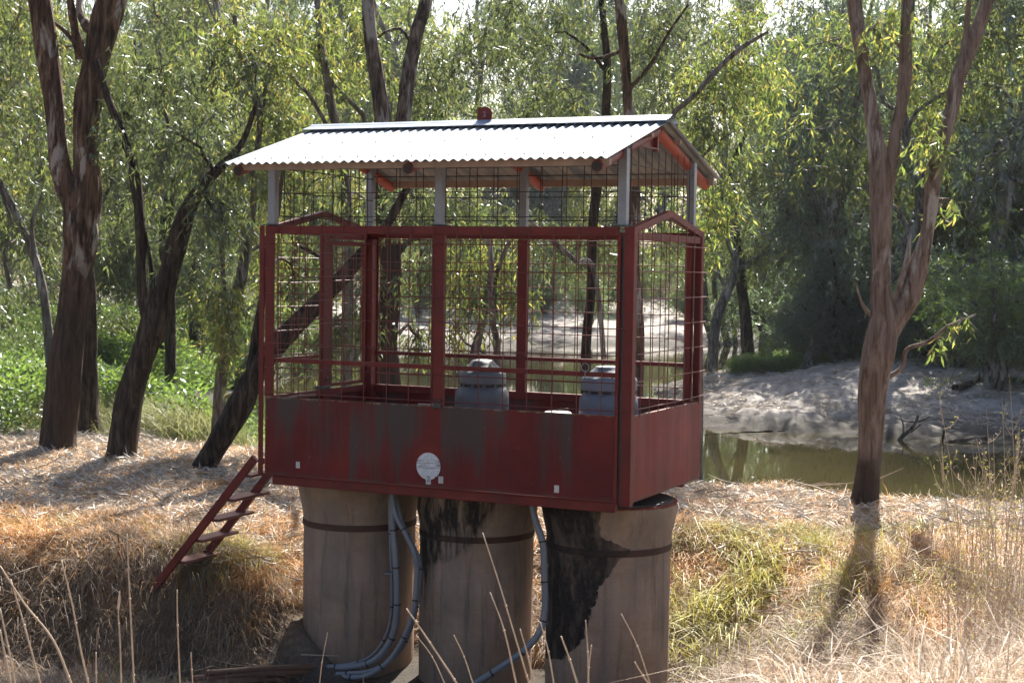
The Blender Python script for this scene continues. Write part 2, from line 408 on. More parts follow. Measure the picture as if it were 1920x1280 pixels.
# plates
cpart('front_plate', MB().box(.002, 0, 0, L - .13, T, HS, .001), SHEET)
o = cpart('side_plate', MB().box(L - T, .004, 0, L, W - .004, HS, .001), SHEET2); o['label'] = 'right side plate with pale streaks under its top edge'
cpart('side_plate', MB().box(0, .01, 0, T, W - .004, HS, .001), SHEET)
cpart('back_plate', MB().box(.01, W - T, 0, L - .01, W, HS, .001), SHEET)
for a, b in (((.01, .008, HS - .05), (L - .14, .012 + .03, HS - .003)), ((.02, W - .05, HS - .06), (L - .02, W - .008, HS + .004))):
    cpart('plate_lip', MB().box(*a, *b, .002), PAINT)
cpart('plate_lip', MB().box(.008, .05, HS - .05, .04, W - .05, HS + .003, .002), PAINT)
cpart('plate_lip', MB().box(L - .04, .05, HS - .05, L - .008, W - .05, HS - .004, .002), PAINT)
cpart('floor_plate', MB().box(.01, .01, -.012, L - .01, W - .01, -.002), PAINT)
# base beams
for y in (.02, W - .08): cpart('base_beam', MB().box(.06, y, -.085, L - .12, y + .06, -.014, .004), PAINT)
for x in (.5, 1.1, 2.0, L - .35): cpart('floor_joist', MB().box(x, .085, -.08, x + .06, W - .085, -.015, .003), PAINT)
# corner posts (angle sections)
def angle(x, y, sx, sy, z0, z1, w=.088, t=.009):
    m = MB(); m.box(min(x, x + sx * w), min(y, y + sy * t), z0, max(x, x + sx * w), max(y, y + sy * t), z1, .0015)
    m.box(min(x, x + sx * t), min(y + sy * (t + .0005), y + sy * w), z0, max(x, x + sx * t), max(y + sy * (t + .0005), y + sy * w), z1, .0015); return m
cpart('corner_post', angle(-.004, -.004, 1, 1, HS + .002, H - .002, .085), PAINT)
cpart('corner_post', angle(L + .004, -.004, -1, 1, -.03, H - .002, .075), PAINT)
cpart('corner_post', MB().box(L - .128, -.003, -.03, L - .1, .03, H - .06, .003), PAINT)
cpart('corner_post', MB().box(L - .1, .02, -.03, L - .075, .035, H - .06, .001), DARKM)  # dark strip standing in for the shade inside the post groove
cpart('corner_post', angle(.004, W - .004, 1, -1, 0, H - .002, .10), PAINT)
cpart('corner_post', MB().box(.03, W - .1, .01, .09, W - .012, H - .07, .004), PAINT)
cpart('corner_post', angle(L - .003, W + .003, -1, -1, HS + .005, H - .004, .075), PAINT)
cpart('corner_post', MB().box(L - .14, W - .07, HS, L - .085, W - .01, H - .06, .003), PAINT)
# the sliding guide strip on the left, with its stand-off lugs
cpart('guide_strip', MB().box(-.062, -.004, -.02, -.02, .008, 2.0, .0015).box(-.062, .009, -.02, -.054, .05, 2.0, .001), PAINT)
for z in (.075, .95, 1.86): cpart('lug', MB().box(-.019, -.003, z, -.001, .006, z + .05, .0015), PAINT)
# mid posts
for x, y in ((1.52, -.003), (1.485, W - .042)): cpart('mid_post', MB().box(x, y, HS - (.05 if y > 0 else -.003), x + .088, y + .045, H - .066, .003), PAINT)
for x, y in ((.655, W - .04),): cpart('mid_post', MB().box(x, y, HS, x + .1, y + .045, H - .066, .003), PAINT)
cpart('mid_post', MB().box(.0, .81, HS - .3, .045, .915, H - .05, .003), PAINT)
# top rails and gables
cpart('top_rail', MB().box(-.01, -.006, H - .062, L - .13, .05, H + .0, .003), PAINT)
cpart('top_rail', MB().box(.01, W - .05, H - .062, L - .08, W + .004, H - .002, .003), PAINT)
cpart('top_rail', MB().box(L - .052, .1, H - .09, L - .004, W - .1, H - .036, .003), PAINT)
cpart('top_rail', MB().box(.004, .06, H - .062, .05, W - .105, H - .004, .003), PAINT)
for x in (.025, L - .027):
    for y0 in (0.03, W - .0):
        cpart('gable_bar', MB().bar((x, y0, H + .005 - .03), (x, W / 2, H + .125), .05, .05), PAINT)
# door in the left side
cpart('door_frame', MB().box(.008, .93, HS + .02, .035, .965, 1.9, .002).box(.008, 1.515, HS + .02, .035, 1.55, 1.9, .002).box(.008, .966, 1.86, .035, 1.514, 1.9, .002).box(.008, .966, HS + .02, .035, 1.514, HS + .05, .002), PAINT)
cpart('door_header', MB().box(.006, .93, 1.915, .04, 1.55, 1.955, .002), PAINT)
lt = cpart('door_latch', MB().box(-.02, .78, .63, .05, .93, .66, .004).tube([(.02, .85, .66), (.05, .87, .72), (.03, .9, .74), (.0, .92, .68)], .012, 8), DARKM, )
# mid rails
cpart('mid_rail', MB().box(.09, .012, .905, L - .13, .035, .94, .002), PAINT)
cpart('mid_rail', MB().box(.1, W - .035, .90, L - .08, W - .012, .932, .002), PAINT)
cpart('mid_rail', MB().box(.008, .09, .90, .03, .8, .932, .002), PAINT)
# wire mesh panels
def jit(a): return (rnd.random() - .5) * a
def wires_Y(y, x0, x1, z0, z1, dx, dz, ox, oz, r=.0042, top=None):
    m = MB(); x = x0 + ox
    while x < x1:
        a = jit(.008); m.tube([(x + a, y, z0), (x + jit(.006) + a, y + jit(.006), (z0 + z1) / 2), (x + jit(.008), y, z1)], r, 5, False); x += dx
    z = z0 + oz
    while z < z1:
        m.tube([(x0, y - .006, z + jit(.006)), ((x0 + x1) / 2, y - .006 + jit(.008), z + jit(.012)), (x1, y - .006, z + jit(.006))], r, 5, False); z += dz
    return m
def wires_X(x, y0, y1, z0, z1, dy, dz, oy, oz, r=.0042, peak=0):
    m = MB(); y = y0 + oy
    while y < y1:
        zt = z1 + peak * (1 - abs(y - W / 2) / (W / 2)); a = jit(.008)
        m.tube([(x, y + a, z0), (x + jit(.006), y + a, (z0 + zt) / 2), (x, y + jit(.008), zt)], r, 5, False); y += dy
    z = z0 + oz
    while z < z1:
        m.tube([(x + .006, y0, z + jit(.006)), (x + .006 + jit(.006), (y0 + y1) / 2, z + jit(.012)), (x + .006, y1, z + jit(.006))], r, 5, False); z += dz
    return m
mp = []
mp.append(cpart('mesh_panel', wires_Y(-.012, 0.0, L - .03, HS - .015, H + .015, .2, .2, .12, .05), WIRE_RED, smooth=True))
mp.append(cpart('mesh_panel', wires_Y(W + .010, 0.05, L - .02, HS + .0, H + .01, .1, .2, .06, .10), WIRE_RED, smooth=True))
mp.append(cpart('mesh_panel', wires_X(L + .014, 0.05, W + .01, HS - .01, H - .02, .2, .2, .1, .06, peak=.1), WIRE_RED, smooth=True))
mp.append(cpart('mesh_panel', wires_X(-.008, 0.06, .8, HS - .0, H, .2, .2, .14, .12), WIRE_RED, smooth=True))
mp.append(cpart('mesh_panel', wires_X(.020, 0.96, 1.52, HS + .03, 1.88, .14, .2, .1, .1), WIRE_RED, smooth=True))
mp.append(cpart('mesh_panel', wires_X(.046, 0.1, 1.5, HS, H, .2, .2, .05, .17, .0036), WIRE_RED, smooth=True))
for k, (fn) in enumerate((wires_Y(.07, .08, L - .1, H + .03, 2.60, .2, .19, .1, .04, .0036), wires_Y(W - .04, .05, L - .08, H + .0, 2.56, .2, .19, .04, .1, .0045))):
    o = cpart('mesh_panel', fn, WIRE_DARK, smooth=True); o['label'] = 'unpainted dark wire mesh between the red frame and the roof'
for x in (.06, L - .09):
    o = cpart('mesh_panel', wires_X(x, .08, W - .06, H + .02, 2.6, .15, .19, .08, .06, .0045), WIRE_DARK, smooth=True); o['label'] = 'unpainted dark wire mesh between the red frame and the roof'
# roof: posts, rafters, purlins, sheets
RZ, RS = 2.838, .287
def roofz(y): return RZ - abs(y - W / 2) * RS
for x in (.035, 1.545, 3.04):
    for y, yy in ((.045, .045), (W - .05, W - .05)):
        rp = cpart('roof_post', MB().box(x - .032, y - .032, H + .012, x + .032, y + .032, roofz(y) - .045, .003), GALV)
        MB().box(x - .07, y - .06, H + .003, x + .07, y + .06, H + .0105, .001).build('foot_plate', DARKM, rp)
for x in (0.0, 1.5, 3.005):
    for sgn, mt in ((-1, RAFT), (1, ORANGE)):
        ye = W / 2 + sgn * 1.23; p0 = np.array((x, W / 2 + sgn * .01, RZ - .075)); p1 = np.array((x, ye, roofz(ye) - .072))
        rf = cpart('rafter', MB().tube([p0, (p0 + p1) / 2, p1], .043, 16), mt, auto=40)
        dr = (p1 - p0) / np.linalg.norm(p1 - p0)
        MB().tube([p1 + dr * .001, p1 + dr * .006], .036, 16).build('end_cap', BLACK if sgn < 0 else ORANGE, rf)
cpart('collar_tie', MB().box(2.985, .36, 2.615, 3.025, .80, 2.625, .001).box(2.985, .80, 2.60, 3.025, .83, 2.77, .002), RAFT)
cpart('gusset', MB().box(2.983, .5, 2.63, 2.99, .79, 2.69), RAFT)
for y, h in ((-.37, .045), (W + .37, .06), (.5, .03), (W - .5, .03)):
    cpart('purlin', MB().box(-.07, y - .02, roofz(y) - .03 - h, L - .05, y + .02, roofz(y) - .026, .002), PURLIN)
def roof_sheet(x0, x1, sgn, lift):
    pitch = .0765; n = int(round((x1 - x0) / pitch * 8)); v = []; f = []
    ys_ = [.012, .016, .4, .9, 1.295, 1.30]
    for i in range(n + 1):
        x = x0 + (x1 - x0) * i / n; c = .0092 * math.cos(2 * math.pi * x / pitch)
        for q in ys_: v.append((x, W / 2 + sgn * q, RZ - q * RS + c + lift))
    k = len(ys_)
    for i in range(n):
        for j in range(k - 1): a = i * k + j; f.append((a, a + k, a + k + 1, a + 1) if sgn > 0 else (a, a + 1, a + k + 1, a + k))
    o = link('roof_sheet', mesh('roof_sheet', v, f, True), ROOFM, cage)
    sm = o.modifiers.new('t', 'SOLIDIFY'); sm.thickness = .0012; return o
def mat_roof():
    m = M('corrugated_zinc_roofing'); co = m.coord()
    n = m.noise(2.5, 5, .6, co); n2 = m.noise(1, 4, .6, m.coord(scale=(12, 1.2, 1.2)))
    c = m.ramp(n2, [(.38, (.15, .19, .25)), (.6, (.33, .35, .37))])  # bluish darker streaks paint in the tree shade that dapples the sheets
    g = m.new('ShaderNodeNewGeometry').outputs['Backfacing']
    m.p(color=c, rough=m.ramp(n2, [(.3, .62), (.7, .80)]), metal=.03, spec=.12); m.bump(n, .1, .003); return m.m
ROOFM = mat_roof()
xs_ = [-.1, .72, 1.53, 2.33, 3.12]
for sgn in (-1, 1):
    for i in range(4): roof_sheet(xs_[i], xs_[i + 1] + (.05 if i < 3 else 0), sgn, .0022 * (i % 2) * 1.0)
m = MB()
v = [(-.1, 0), (3.13, 0)]
prof = [(-.15, -.032), (-.145, -.026), (-.05, .0), (-.022, .018), (0, .028), (.022, .018), (.05, 0), (.145, -.026), (.15, -.032)]
vv = [(x, W / 2 + a, RZ + .018 + b) for x in (-.1, .8, 1.6, 2.4, 3.13) for a, b in prof]; k = len(prof)
ff = [(i * k + j, (i + 1) * k + j, (i + 1) * k + j + 1, i * k + j + 1) for i in range(4) for j in range(k - 1)]
o = link('ridge_cap', mesh('ridge_cap', vv, ff), mat_simple('ridge_zinc', (.24, .29, .37), .55, .25, .12), cage); o.modifiers.new('t', 'SOLIDIFY').thickness = .002
m = MB()
for sgn in (-1, 1):
    for q, st in ((1.19, .1530), (.65, .306), (.13, .2295)):
        x = -.02
        while x < 3.1:
            z = RZ - q * RS + .0092 + (.012 if q < .2 else 0); m.lathe([(.009, 0), (.009, .002), (.005, .004), (.005, .009)], 8, (x, W / 2 + sgn * q, z)); x += st
cpart('roof_screw', m, DARKM)['kind'] = 'stuff'
# number plate on the ridge
plate = [(1.468, 2.86), (1.597, 2.86), (1.597, 2.945), (1.585, 2.968), (1.560, 2.985), (1.5, 2.985), (1.468, 2.985)]
n = len(plate); v = [(x, y, z) for y in (W / 2 - .003, W / 2 + .003) for x, z in plate]
f = [tuple(range(n)), tuple(reversed(range(n, 2 * n)))] + [(i, i + n, (i + 1) % n + n, (i + 1) % n) for i in range(n)]
tagp = link('number_plate', mesh('number_plate', v, f), PAINT, cage)
def text(name, body, x, y, z, size, mat, parent, ext=.0006):
    cu = bpy.data.curves.new(name, 'FONT'); cu.body = body; cu.size = size; cu.extrude = ext; cu.align_x = 'CENTER'; cu.align_y = 'CENTER'; cu.offset = size * .012
    tmp = bpy.data.objects.new('tmp', cu); C.objects.link(tmp); dg = bpy.context.evaluated_depsgraph_get()
    me = bpy.data.meshes.new_from_object(tmp.evaluated_get(dg)); bpy.data.objects.remove(tmp); me.transform(Matrix.Rotation(R(90), 4, 'X'))
    me.materials.clear(); o = link(name, me, mat, parent); o.location = (x, y, z); return o
text('numeral', '2', 1.534, W / 2 - .0042, 2.925, .06, mat_simple('worn_grey_ink', (.22, .17, .18), .6), tagp)
# round disc, number tags and blank tags on the front plate
def disc_mat():
    m = M('worn_round_notice'); co = m.coord()
    n = m.noise(1, 3, .6, m.coord(scale=(9, 9, 150))); n2 = m.noise(120, 3, .7, co); z = m.sep(co)[2]; x = m.sep(co)[0]
    c = m.ramp(n2, [(.35, (.42, .43, .46)), (.6, (.66, .67, .70))])
    band = m.math('MULTIPLY', m.maprange(z, .135, .15, 0, 1), m.maprange(z, .215, .2, 0, 1))
    c = m.mix(m.math('MULTIPLY', band, m.ramp(n, [(.48, 0.0), (.56, .75)])), c, (.10, .05, .06))
    spk = m.noise(70, 3, .7, co); c = m.mix(m.ramp(spk, [(.6, 0.0), (.68, .5)]), c, (.14, .13, .14))
    m.p(color=c, rough=.5); return m.m
cx_, cz_, rr = 1.497, .160, .104
ang = np.linspace(0, 2 * math.pi, 48, endpoint=False)
prof = [(cx_ + rr * math.cos(a) * (.90 if -0.95 < (a - 2 * math.pi if a > math.pi else a) < -.8 else 1), cz_ + rr * math.sin(a)) for a in ang]
n = len(prof); v = [(x, y, z) for y in (-.0045, -.0012) for x, z in prof]
f = [tuple(range(n)), tuple(reversed(range(n, 2 * n)))] + [(i, i + n, (i + 1) % n + n, (i + 1) % n) for i in range(n)]
link('round_notice', mesh('round_notice', v, f), disc_mat(), cage)['label'] = 'round white notice with worn away print'
m = MB(); zz_ = .222
def tag_plate(x, z, w_, h_, y=-.0052, rot=0): return cpart('small_tag', MB().box(x - w_ / 2, y, z - h_ / 2, x + w_ / 2, y + .003, z + h_ / 2), WHITE)
t = tag_plate(1.5, .052, .042, .062, -.0085); text('numeral', '2', 1.5, -.0095, .062, .062, mat_simple('numeral_ink', (.14, .15, .22), .6), t)
t = tag_plate(1.606, .062, .04, .053); t.rotation_euler = (0, R(0), 0); text('numeral', '2', 1.606, -.0062, .062, .036, INK2, t)
tag_plate(.319, .092, .036, .052); tag_plate(2.571, .062, .038, .055)
# wire ring hung on the mid rail, lock on the front lip, odd bars on the floor
ringc = onY(1100, 688, .03)
cpart('wire_ring', MB().tube([(ringc[0] + .03 * math.cos(a), .0, ringc[2] + .03 * math.sin(a)) for a in np.linspace(0, 2 * math.pi, 20)], .0035, 6, False).tube([(ringc[0], .004, ringc[2] - .03), (ringc[0] - .006, .01, ringc[2] - .09)], .004, 6), GALV, smooth=True)
lk = onY(822, 757, .0)
cpart('padlock', MB().box(lk[0] - .035, -.028, lk[2] - .035, lk[0] + .03, -.008, lk[2] + .012, .005).tube([(lk[0] - .02, -.018, lk[2] + .01), (lk[0] - .01, -.018, lk[2] + .035), (lk[0] + .015, -.018, lk[2] + .035), (lk[0] + .022, -.018, lk[2] + .01)], .005, 8), DARKM)
cpart('hasp', MB().box(lk[0] - .17, -.012, lk[2] - .012, lk[0] - .03, -.007, lk[2] - .002, .001), GALV)
hb = onY(583, 742, .1)
cpart('handle_bar', MB().tube([(hb[0] - .25, .12, hb[2] - .035), (hb[0] - .1, .11, hb[2] + .0), (hb[0] + .04, .1, hb[2] + .012)], .011, 8), PURLIN, smooth=True)
# ladder: front and back strings, four treads and a top bar
def lad(t, y): return np.array((-.10 + (-1.06 + .10) * t, y, .12 + (-1.0 - .12) * t))
ladder = empty('ladder', (0, 0, 0)); ladder.parent = cage; ladder['label'] = 'steep red steel ladder leading down to the straw on the left'
LW = .47
for y, t0, t1 in ((0.015, 0, 1.07), (LW, .06, 1.08)):
    MB().bar(lad(t0, y), lad(t1, y), .035, .062).build('ladder_rail', PAINT, ladder)
for t in (.33, .49, .655, .83):
    c = lad(t, 0); MB().box(c[0] - .055, .035, c[2] - .012, c[0] + .10, LW + .09, c[2] + .012, .003).build('tread', TREAD, ladder)
c = lad(.14, 0); MB().box(c[0] - .01, .035, c[2] - .012, c[0] + .08, LW - .02, c[2] + .008, .002).build('tread', TREAD, ladder)

def cw(p): return Vector(A0) + Vector(EX) * p[0] + Vector(EY) * p[1] + Vector((0, 0, p[2]))   # cage frame to world
# ------------------------------------------------------------------ things in the cage
def motor(x, y, z0, mat, label, capr, bodyr, ztop, zskirt):
    t = empty('pump_motor', cw((x, y, .0)), YAW); tag(t, label, 'electric motor', 'pump motors standing in the cage')
    zb = zskirt - .028
    MB().lathe([(bodyr * 1.08, .0), (bodyr * 1.08, .03), (bodyr, .035), (bodyr, .12), (bodyr * .985, .3), (bodyr * .985, zb - .09), (bodyr * .97, zb - .045), (bodyr * .90, zb - .015), (bodyr * .83, zb)], 48).build('body', mat, t, auto=35)
    MB().lathe([(bodyr * .78, zb + .001), (bodyr * .78, zskirt + .012)], 40).build('vent_neck', DARKM, t, auto=35)
    for i in range(12):
        a = 2 * math.pi * i / 12; q = bodyr * .80
        MB().box(-.006, -.012, zb, .006, .012, zskirt + .01).build('vent_rib', mat, t, loc=(q * math.cos(a), q * math.sin(a), 0)).rotation_euler = (0, 0, a)
    # cap: skirt, sloping shoulder with scooped flats, domed knob
    v = []; prof = [(capr * .97, zskirt - .004), (capr, zskirt), (capr, zskirt + .075), (capr * .97, zskirt + .092), (capr * .86, zskirt + .112), (capr * .70, zskirt + .135), (capr * .55, zskirt + .16), (capr * .47, zskirt + .18), (capr * .38, ztop - .006), (capr * .2, ztop), (.004, ztop + .001)]
    n = 48
    for r_, z_ in prof:
        for i in range(n):
            a = 2 * math.pi * i / n; s = 0
            if zskirt + .1 < z_ < ztop - .01: s = -.10 * max(0, math.cos(a * 4 + .6)) ** 2
            v.append((r_ * (1 + s) * math.cos(a), r_ * (1 + s) * math.sin(a), z_))
    f = [(j * n + i, j * n + (i + 1) % n, (j + 1) * n + (i + 1) % n, (j + 1) * n + i) for j in range(len(prof) - 1) for i in range(n)]
    f += [tuple(reversed(range(n))), tuple((len(prof) - 1) * n + i for i in range(n))]
    me = mesh('cap', v, f, True); me.set_sharp_from_angle(angle=R(38)); link('cap', me, mat, t)
    for i in range(4):
        a = 2 * math.pi * i / 4 + .5
        MB().lathe([(.009, 0), (.009, .008), (.005, .011)], 8).build('bolt', DARKM, t, loc=(capr * .9 * math.cos(a), capr * .9 * math.sin(a), zskirt + .105))
    MB().box(-.06, -bodyr * 1.03, .28, .06, -bodyr * .96, .40, .004).build('terminal_box', mat, t)
    return t
motor(1.54, .84, 0, MOTOR_D, 'darker grey pump motor with domed cap, left of the red mid post', .192, .222, .945, .752)
motor(2.645, .84, 0, MOTOR, 'pale blue grey pump motor beside the near corner post', .222, .236, .93, .75)
dl = tag(empty('valve_drum', cw((2.21, .84, 0)), YAW), 'low drum with a pale flat lid between the two pump motors', 'drum')
MB().lathe([(.10, 0), (.10, .52)], 32).build('body', MOTOR_D, dl, auto=35)
MB().lathe([(.112, .521), (.116, .526), (.116, .54), (.10, .552), (.02, .556)], 32).build('lid', WHITE, dl, auto=35)
MB().tube([(0, 0, .556), (-.005, 0, .575), (.09, .01, .580)], .006, 8).build('handle', DARKM, dl)

# ------------------------------------------------------------------ concrete pillars
def mat_concrete(name, stains, band=False):
    """stains: list of (kind, data) in the pillar's own frame, x across the face seen from the bank, z below the platform"""
    m = M(name); co = m.coord(); x, y, z = m.sep(co)
    n1 = m.noise(2.0, 6, .65, co); n2 = m.noise(28, 5, .7, co); rings = m.noise(1, 3, .5, m.coord(scale=(.8, .8, 14))); n5 = m.noise(1, 4, .6, m.coord(scale=(6, 6, .9)))
    c = m.ramp(n1, [(.32, (.20, .13, .088)), (.5, (.32, .222, .16)), (.68, (.42, .31, .235))])
    c = m.mix(m.ramp(n5, [(.42, 0.0), (.6, .6)]), c, (.20, .165, .14)); c = m.mix(m.ramp(m.noise(1, 5, .7, m.coord(scale=(14, 14, 1.1))), [(.54, 0.0), (.66, .5)]), c, (.09, .065, .05)); c = m.mix(m.math('MULTIPLY', m.maprange(z, -1.25, -1.75, 0, .8), m.noise(4, 4, .6, co)), c, (.10, .07, .05))
    c = m.mix(m.ramp(rings, [(.52, 0.0), (.66, .25)]), c, (.24, .18, .11)); c = m.mix(m.math('MULTIPLY', m.maprange(z, -.42, -.15, 0, .6), m.noise(3, 4, .6, co)), c, (.34, .25, .15))
    c = m.mix(m.ramp(n2, [(.62, 0.0), (.72, .5)]), c, (.09, .075, .06))
    if band: c = m.ramp(n1, [(.3, (.055, .03, .02)), (.7, (.11, .062, .042))])
    topf = m.math('ADD', z, m.math('MULTIPLY', m.noise(9, 4, .7, co), .03))
    c = m.mix(m.maprange(topf, -.105, -.095, 0, 1), c, m.ramp(n2, [(.3, (.10, .022, .016)), (.7, (.22, .05, .03))]))
    rag = m.math('MULTIPLY', m.math('SUBTRACT', m.noise(7, 7, .72, co), .5), .22)
    for lo, hi, stops, side, soft in stains:                       # edge position as a function of height
        t = m.maprange(z, lo, hi, 0, 1)
        e = m.maprange(m.ramp(t, [(p, (q + .5)) for p, q in stops]), 0, 1, -.5, .5)
        dlt = m.math('SUBTRACT', e, m.math('ADD', x, rag)) if side < 0 else m.math('SUBTRACT', m.math('ADD', x, rag), e)
        f_ = m.maprange(dlt, 0, .012 if soft < .02 else soft, 0, 1)
        if soft > .02: f_ = m.math('MULTIPLY', f_, m.maprange(m.noise(1, 5, .65, m.coord(scale=(11, 11, 2.2))), .40, .56, .12, 1))
        else: f_ = m.math('MULTIPLY', f_, m.maprange(m.noise(1, 6, .7, m.coord(scale=(9, 9, 3))), .34, .52, .62, 1))
        ins = m.math('MULTIPLY', m.maprange(z, lo - .01, lo + .03, 0, 1), m.maprange(y, .12, .0, 0, 1))
        f_ = m.math('MULTIPLY', f_, ins)
        c = m.mix(f_, c, m.ramp(n2, [(.3, (.008, .007, .007)), (.7, (.045, .034, .028))]))
    m.p(color=c, rough=.85, spec=.25); m.bump(m.math('ADD', n2, m.math('MULTIPLY', rings, .8)), .7, .010); return m.m
lg = lambda v: v / 1.0
# edge tables: x relative to the pillar axis, against height fraction
st2 = [(-1.20, -.09, [(0.0, -.45), (.12, -.40), (.3, -.33), (.46, -.30), (.53, -.15), (.6, -.02), (.75, .10), (.9, .22), (1.0, .30)], -1, .10)]
st3 = [(-1.36, -.09, [(0.0, -.5), (.05, -.34), (.2, -.20), (.4, -.12), (.6, -.02), (.68, .06), (.74, .13), (.78, .04), (.82, -.09), (.9, -.10), (1.0, -.10)], -1, .012)]
prof0 = [(.515, -.10), (.52, -.16), (.50, -.26), (.478, -.36), (.470, -.46), (.470, -.9), (.468, -1.6), (.468, -2.1)]
for i, (x, r_, st, lb) in enumerate(((.44, 1.0, [], 'brown concrete pipe pillar at the left end under the cage, clean sided, beside the conduits'),
                                 (1.54, .985, st2, 'middle concrete pipe pillar with a black tar stain down its left upper side'),
                                 (2.69, 1.03, st3, 'right concrete pipe pillar with a wide jagged black tar stain on its left half'))):
    t = tag(empty('concrete_pillar', cw((x, .78, 0)), YAW + (.43 * .0)), lb, 'concrete pillar', 'concrete pillars under the cage')
    t.rotation_euler = (0, 0, 0)      # face the bank
    prof = [(a * r_, b) for a, b in reversed(prof0)]
    if i == 1: prof = [(a, b) if a < .5 else (.485, b) for a, b in prof]
    MB().lathe(prof, 72).build('pipe', mat_concrete('cast_concrete_' + 'abc'[i], st), t, auto=40)
    MB().lathe([(prof[-1][0] - .03, -.099), (prof[-1][0] - .03, -.088), (prof[-1][0] - .08, -.086)], 64).build('cap_plate', DARKM, t, auto=30)
    if i != 1:
        MB().lathe([(.472 * r_, -.475), (.479 * r_, -.470), (.479 * r_, -.428), (.474 * r_, -.423)], 72, cap=False).build('band', mat_concrete('band_coat_' + 'abc'[i], st, True), t, auto=40)
    else:
        MB().lathe([(.466, -.475), (.470, -.470), (.470, -.43), (.466, -.425)], 72, cap=False).build('band', mat_concrete('band_coat_' + 'abc'[i], st, True), t, auto=40)

# ------------------------------------------------------------------ conduits
def conduit(pxs, Y, r, label, lines=2):
    p = smoothpath([onY(a, b, yy) for a, b, yy in pxs], 8)
    base = cw(p[-1]); t = tag(empty('electrical_conduit', base), label, 'conduit', 'grey conduits clipped to the pillars')
    wp = np.array([cw(q) - base for q in p])
    MB().tube(wp, r, 14).build('pipe', CONDUIT, t, auto=50)
    acc = 0
    for i in range(1, len(wp) - 1):
        acc += np.linalg.norm(wp[i] - wp[i - 1])
        if acc > .28:
            acc = 0; d = wp[i + 1] - wp[i]; d /= np.linalg.norm(d)
            MB().tube([wp[i], wp[i] + d * .012], r + .003, 14).build('tie', BLACK, t)
    return t, wp, base
conduit([(737, 925, .30), (737, 985, .28), (741, 1040, .27), (744, 1100, .27), (743, 1160, .27), (730, 1205, .25), (700, 1238, .22), (655, 1250, .2), (606, 1251, .18)], 0, .027, 'thicker grey conduit hanging in front of the left pillar, bending left at its foot')
conduit([(730, 930, .33), (731, 985, .31), (733, 1040, .30), (735, 1100, .30), (733, 1155, .30), (720, 1198, .29), (694, 1230, .27), (660, 1243, .25), (625, 1247, .22)], 0, .012, 'thin grey conduit close against the thick one on the left pillar')
conduit([(736, 925, .27), (742, 965, .24), (760, 1000, .24), (778, 1040, .25), (781, 1080, .25), (774, 1150, .22), (752, 1205, .2), (722, 1245, .16), (680, 1268, .12), (620, 1268, .10), (556, 1275, .06)], 0, .021, 'curved grey conduit crossing the gap between the left and middle pillars')
conduit([(742, 935, .30), (752, 975, .27), (768, 1010, .27), (786, 1050, .29), (786, 1090, .29), (778, 1150, .26), (758, 1205, .24), (728, 1240, .2), (690, 1258, .16), (645, 1262, .14), (580, 1265, .10)], 0, .018, 'second curved grey conduit just behind the one in the left gap')
conduit([(998, 945, .28), (1004, 975, .26), (1018, 1020, .25), (1021, 1080, .24), (1021, 1150, .22), (1008, 1190, .18), (975, 1225, .12), (930, 1256, .06), (880, 1288, 0)], 0, .027, 'grey conduit between the middle and right pillars, sweeping down left')
for k, (px, py) in enumerate(((1021, 1059), (1020, 1167), (781, 1055), (728, 1074))):
    q = cw(onY(px, py, .26)); t = tag(MB().box(-.032, -.032, -.008, .032, .03, .008, .003).build('conduit_clip', GALV, None, loc=q), ('upper clip on the right hand conduit', 'lower clip on the right hand conduit', 'clip on the curved conduit in the left gap', 'clip on the left pillar beside the thick conduit')[k] + ', bright zinc', 'clip', 'zinc conduit clips')
for k, (a, b, c_, r) in enumerate((((600, 1249, .17), (500, 1254, -.25), (385, 1262, -.75), .03), ((582, 1259, .10), (480, 1264, -.35), (360, 1273, -.85), .032), ((558, 1271, .05), (460, 1276, -.45), (340, 1286, -.95), .034))):
    p = [cw(onY(q[0], q[1], q[2])) for q in (a, b, c_)]
    base = p[0]; wp = smoothpath([np.array(q - base) for q in p], 6)
    o = MB().tube(wp, r, 14).build('brown_pipe', RUSTP, None, auto=50, loc=base)
    tag(o, ('brown pipe lying on the ground, furthest back of three', 'brown pipe lying on the ground, middle of three', 'brown pipe lying on the ground, nearest of three')[k] + ' left of the pillars', 'pipe', 'brown pipes on the ground')
    MB().tube([(0.02, 0, 0), (-.015, 0.006, -.001)], r + .006, 14).build('coupling', CONDUIT, o, auto=50)

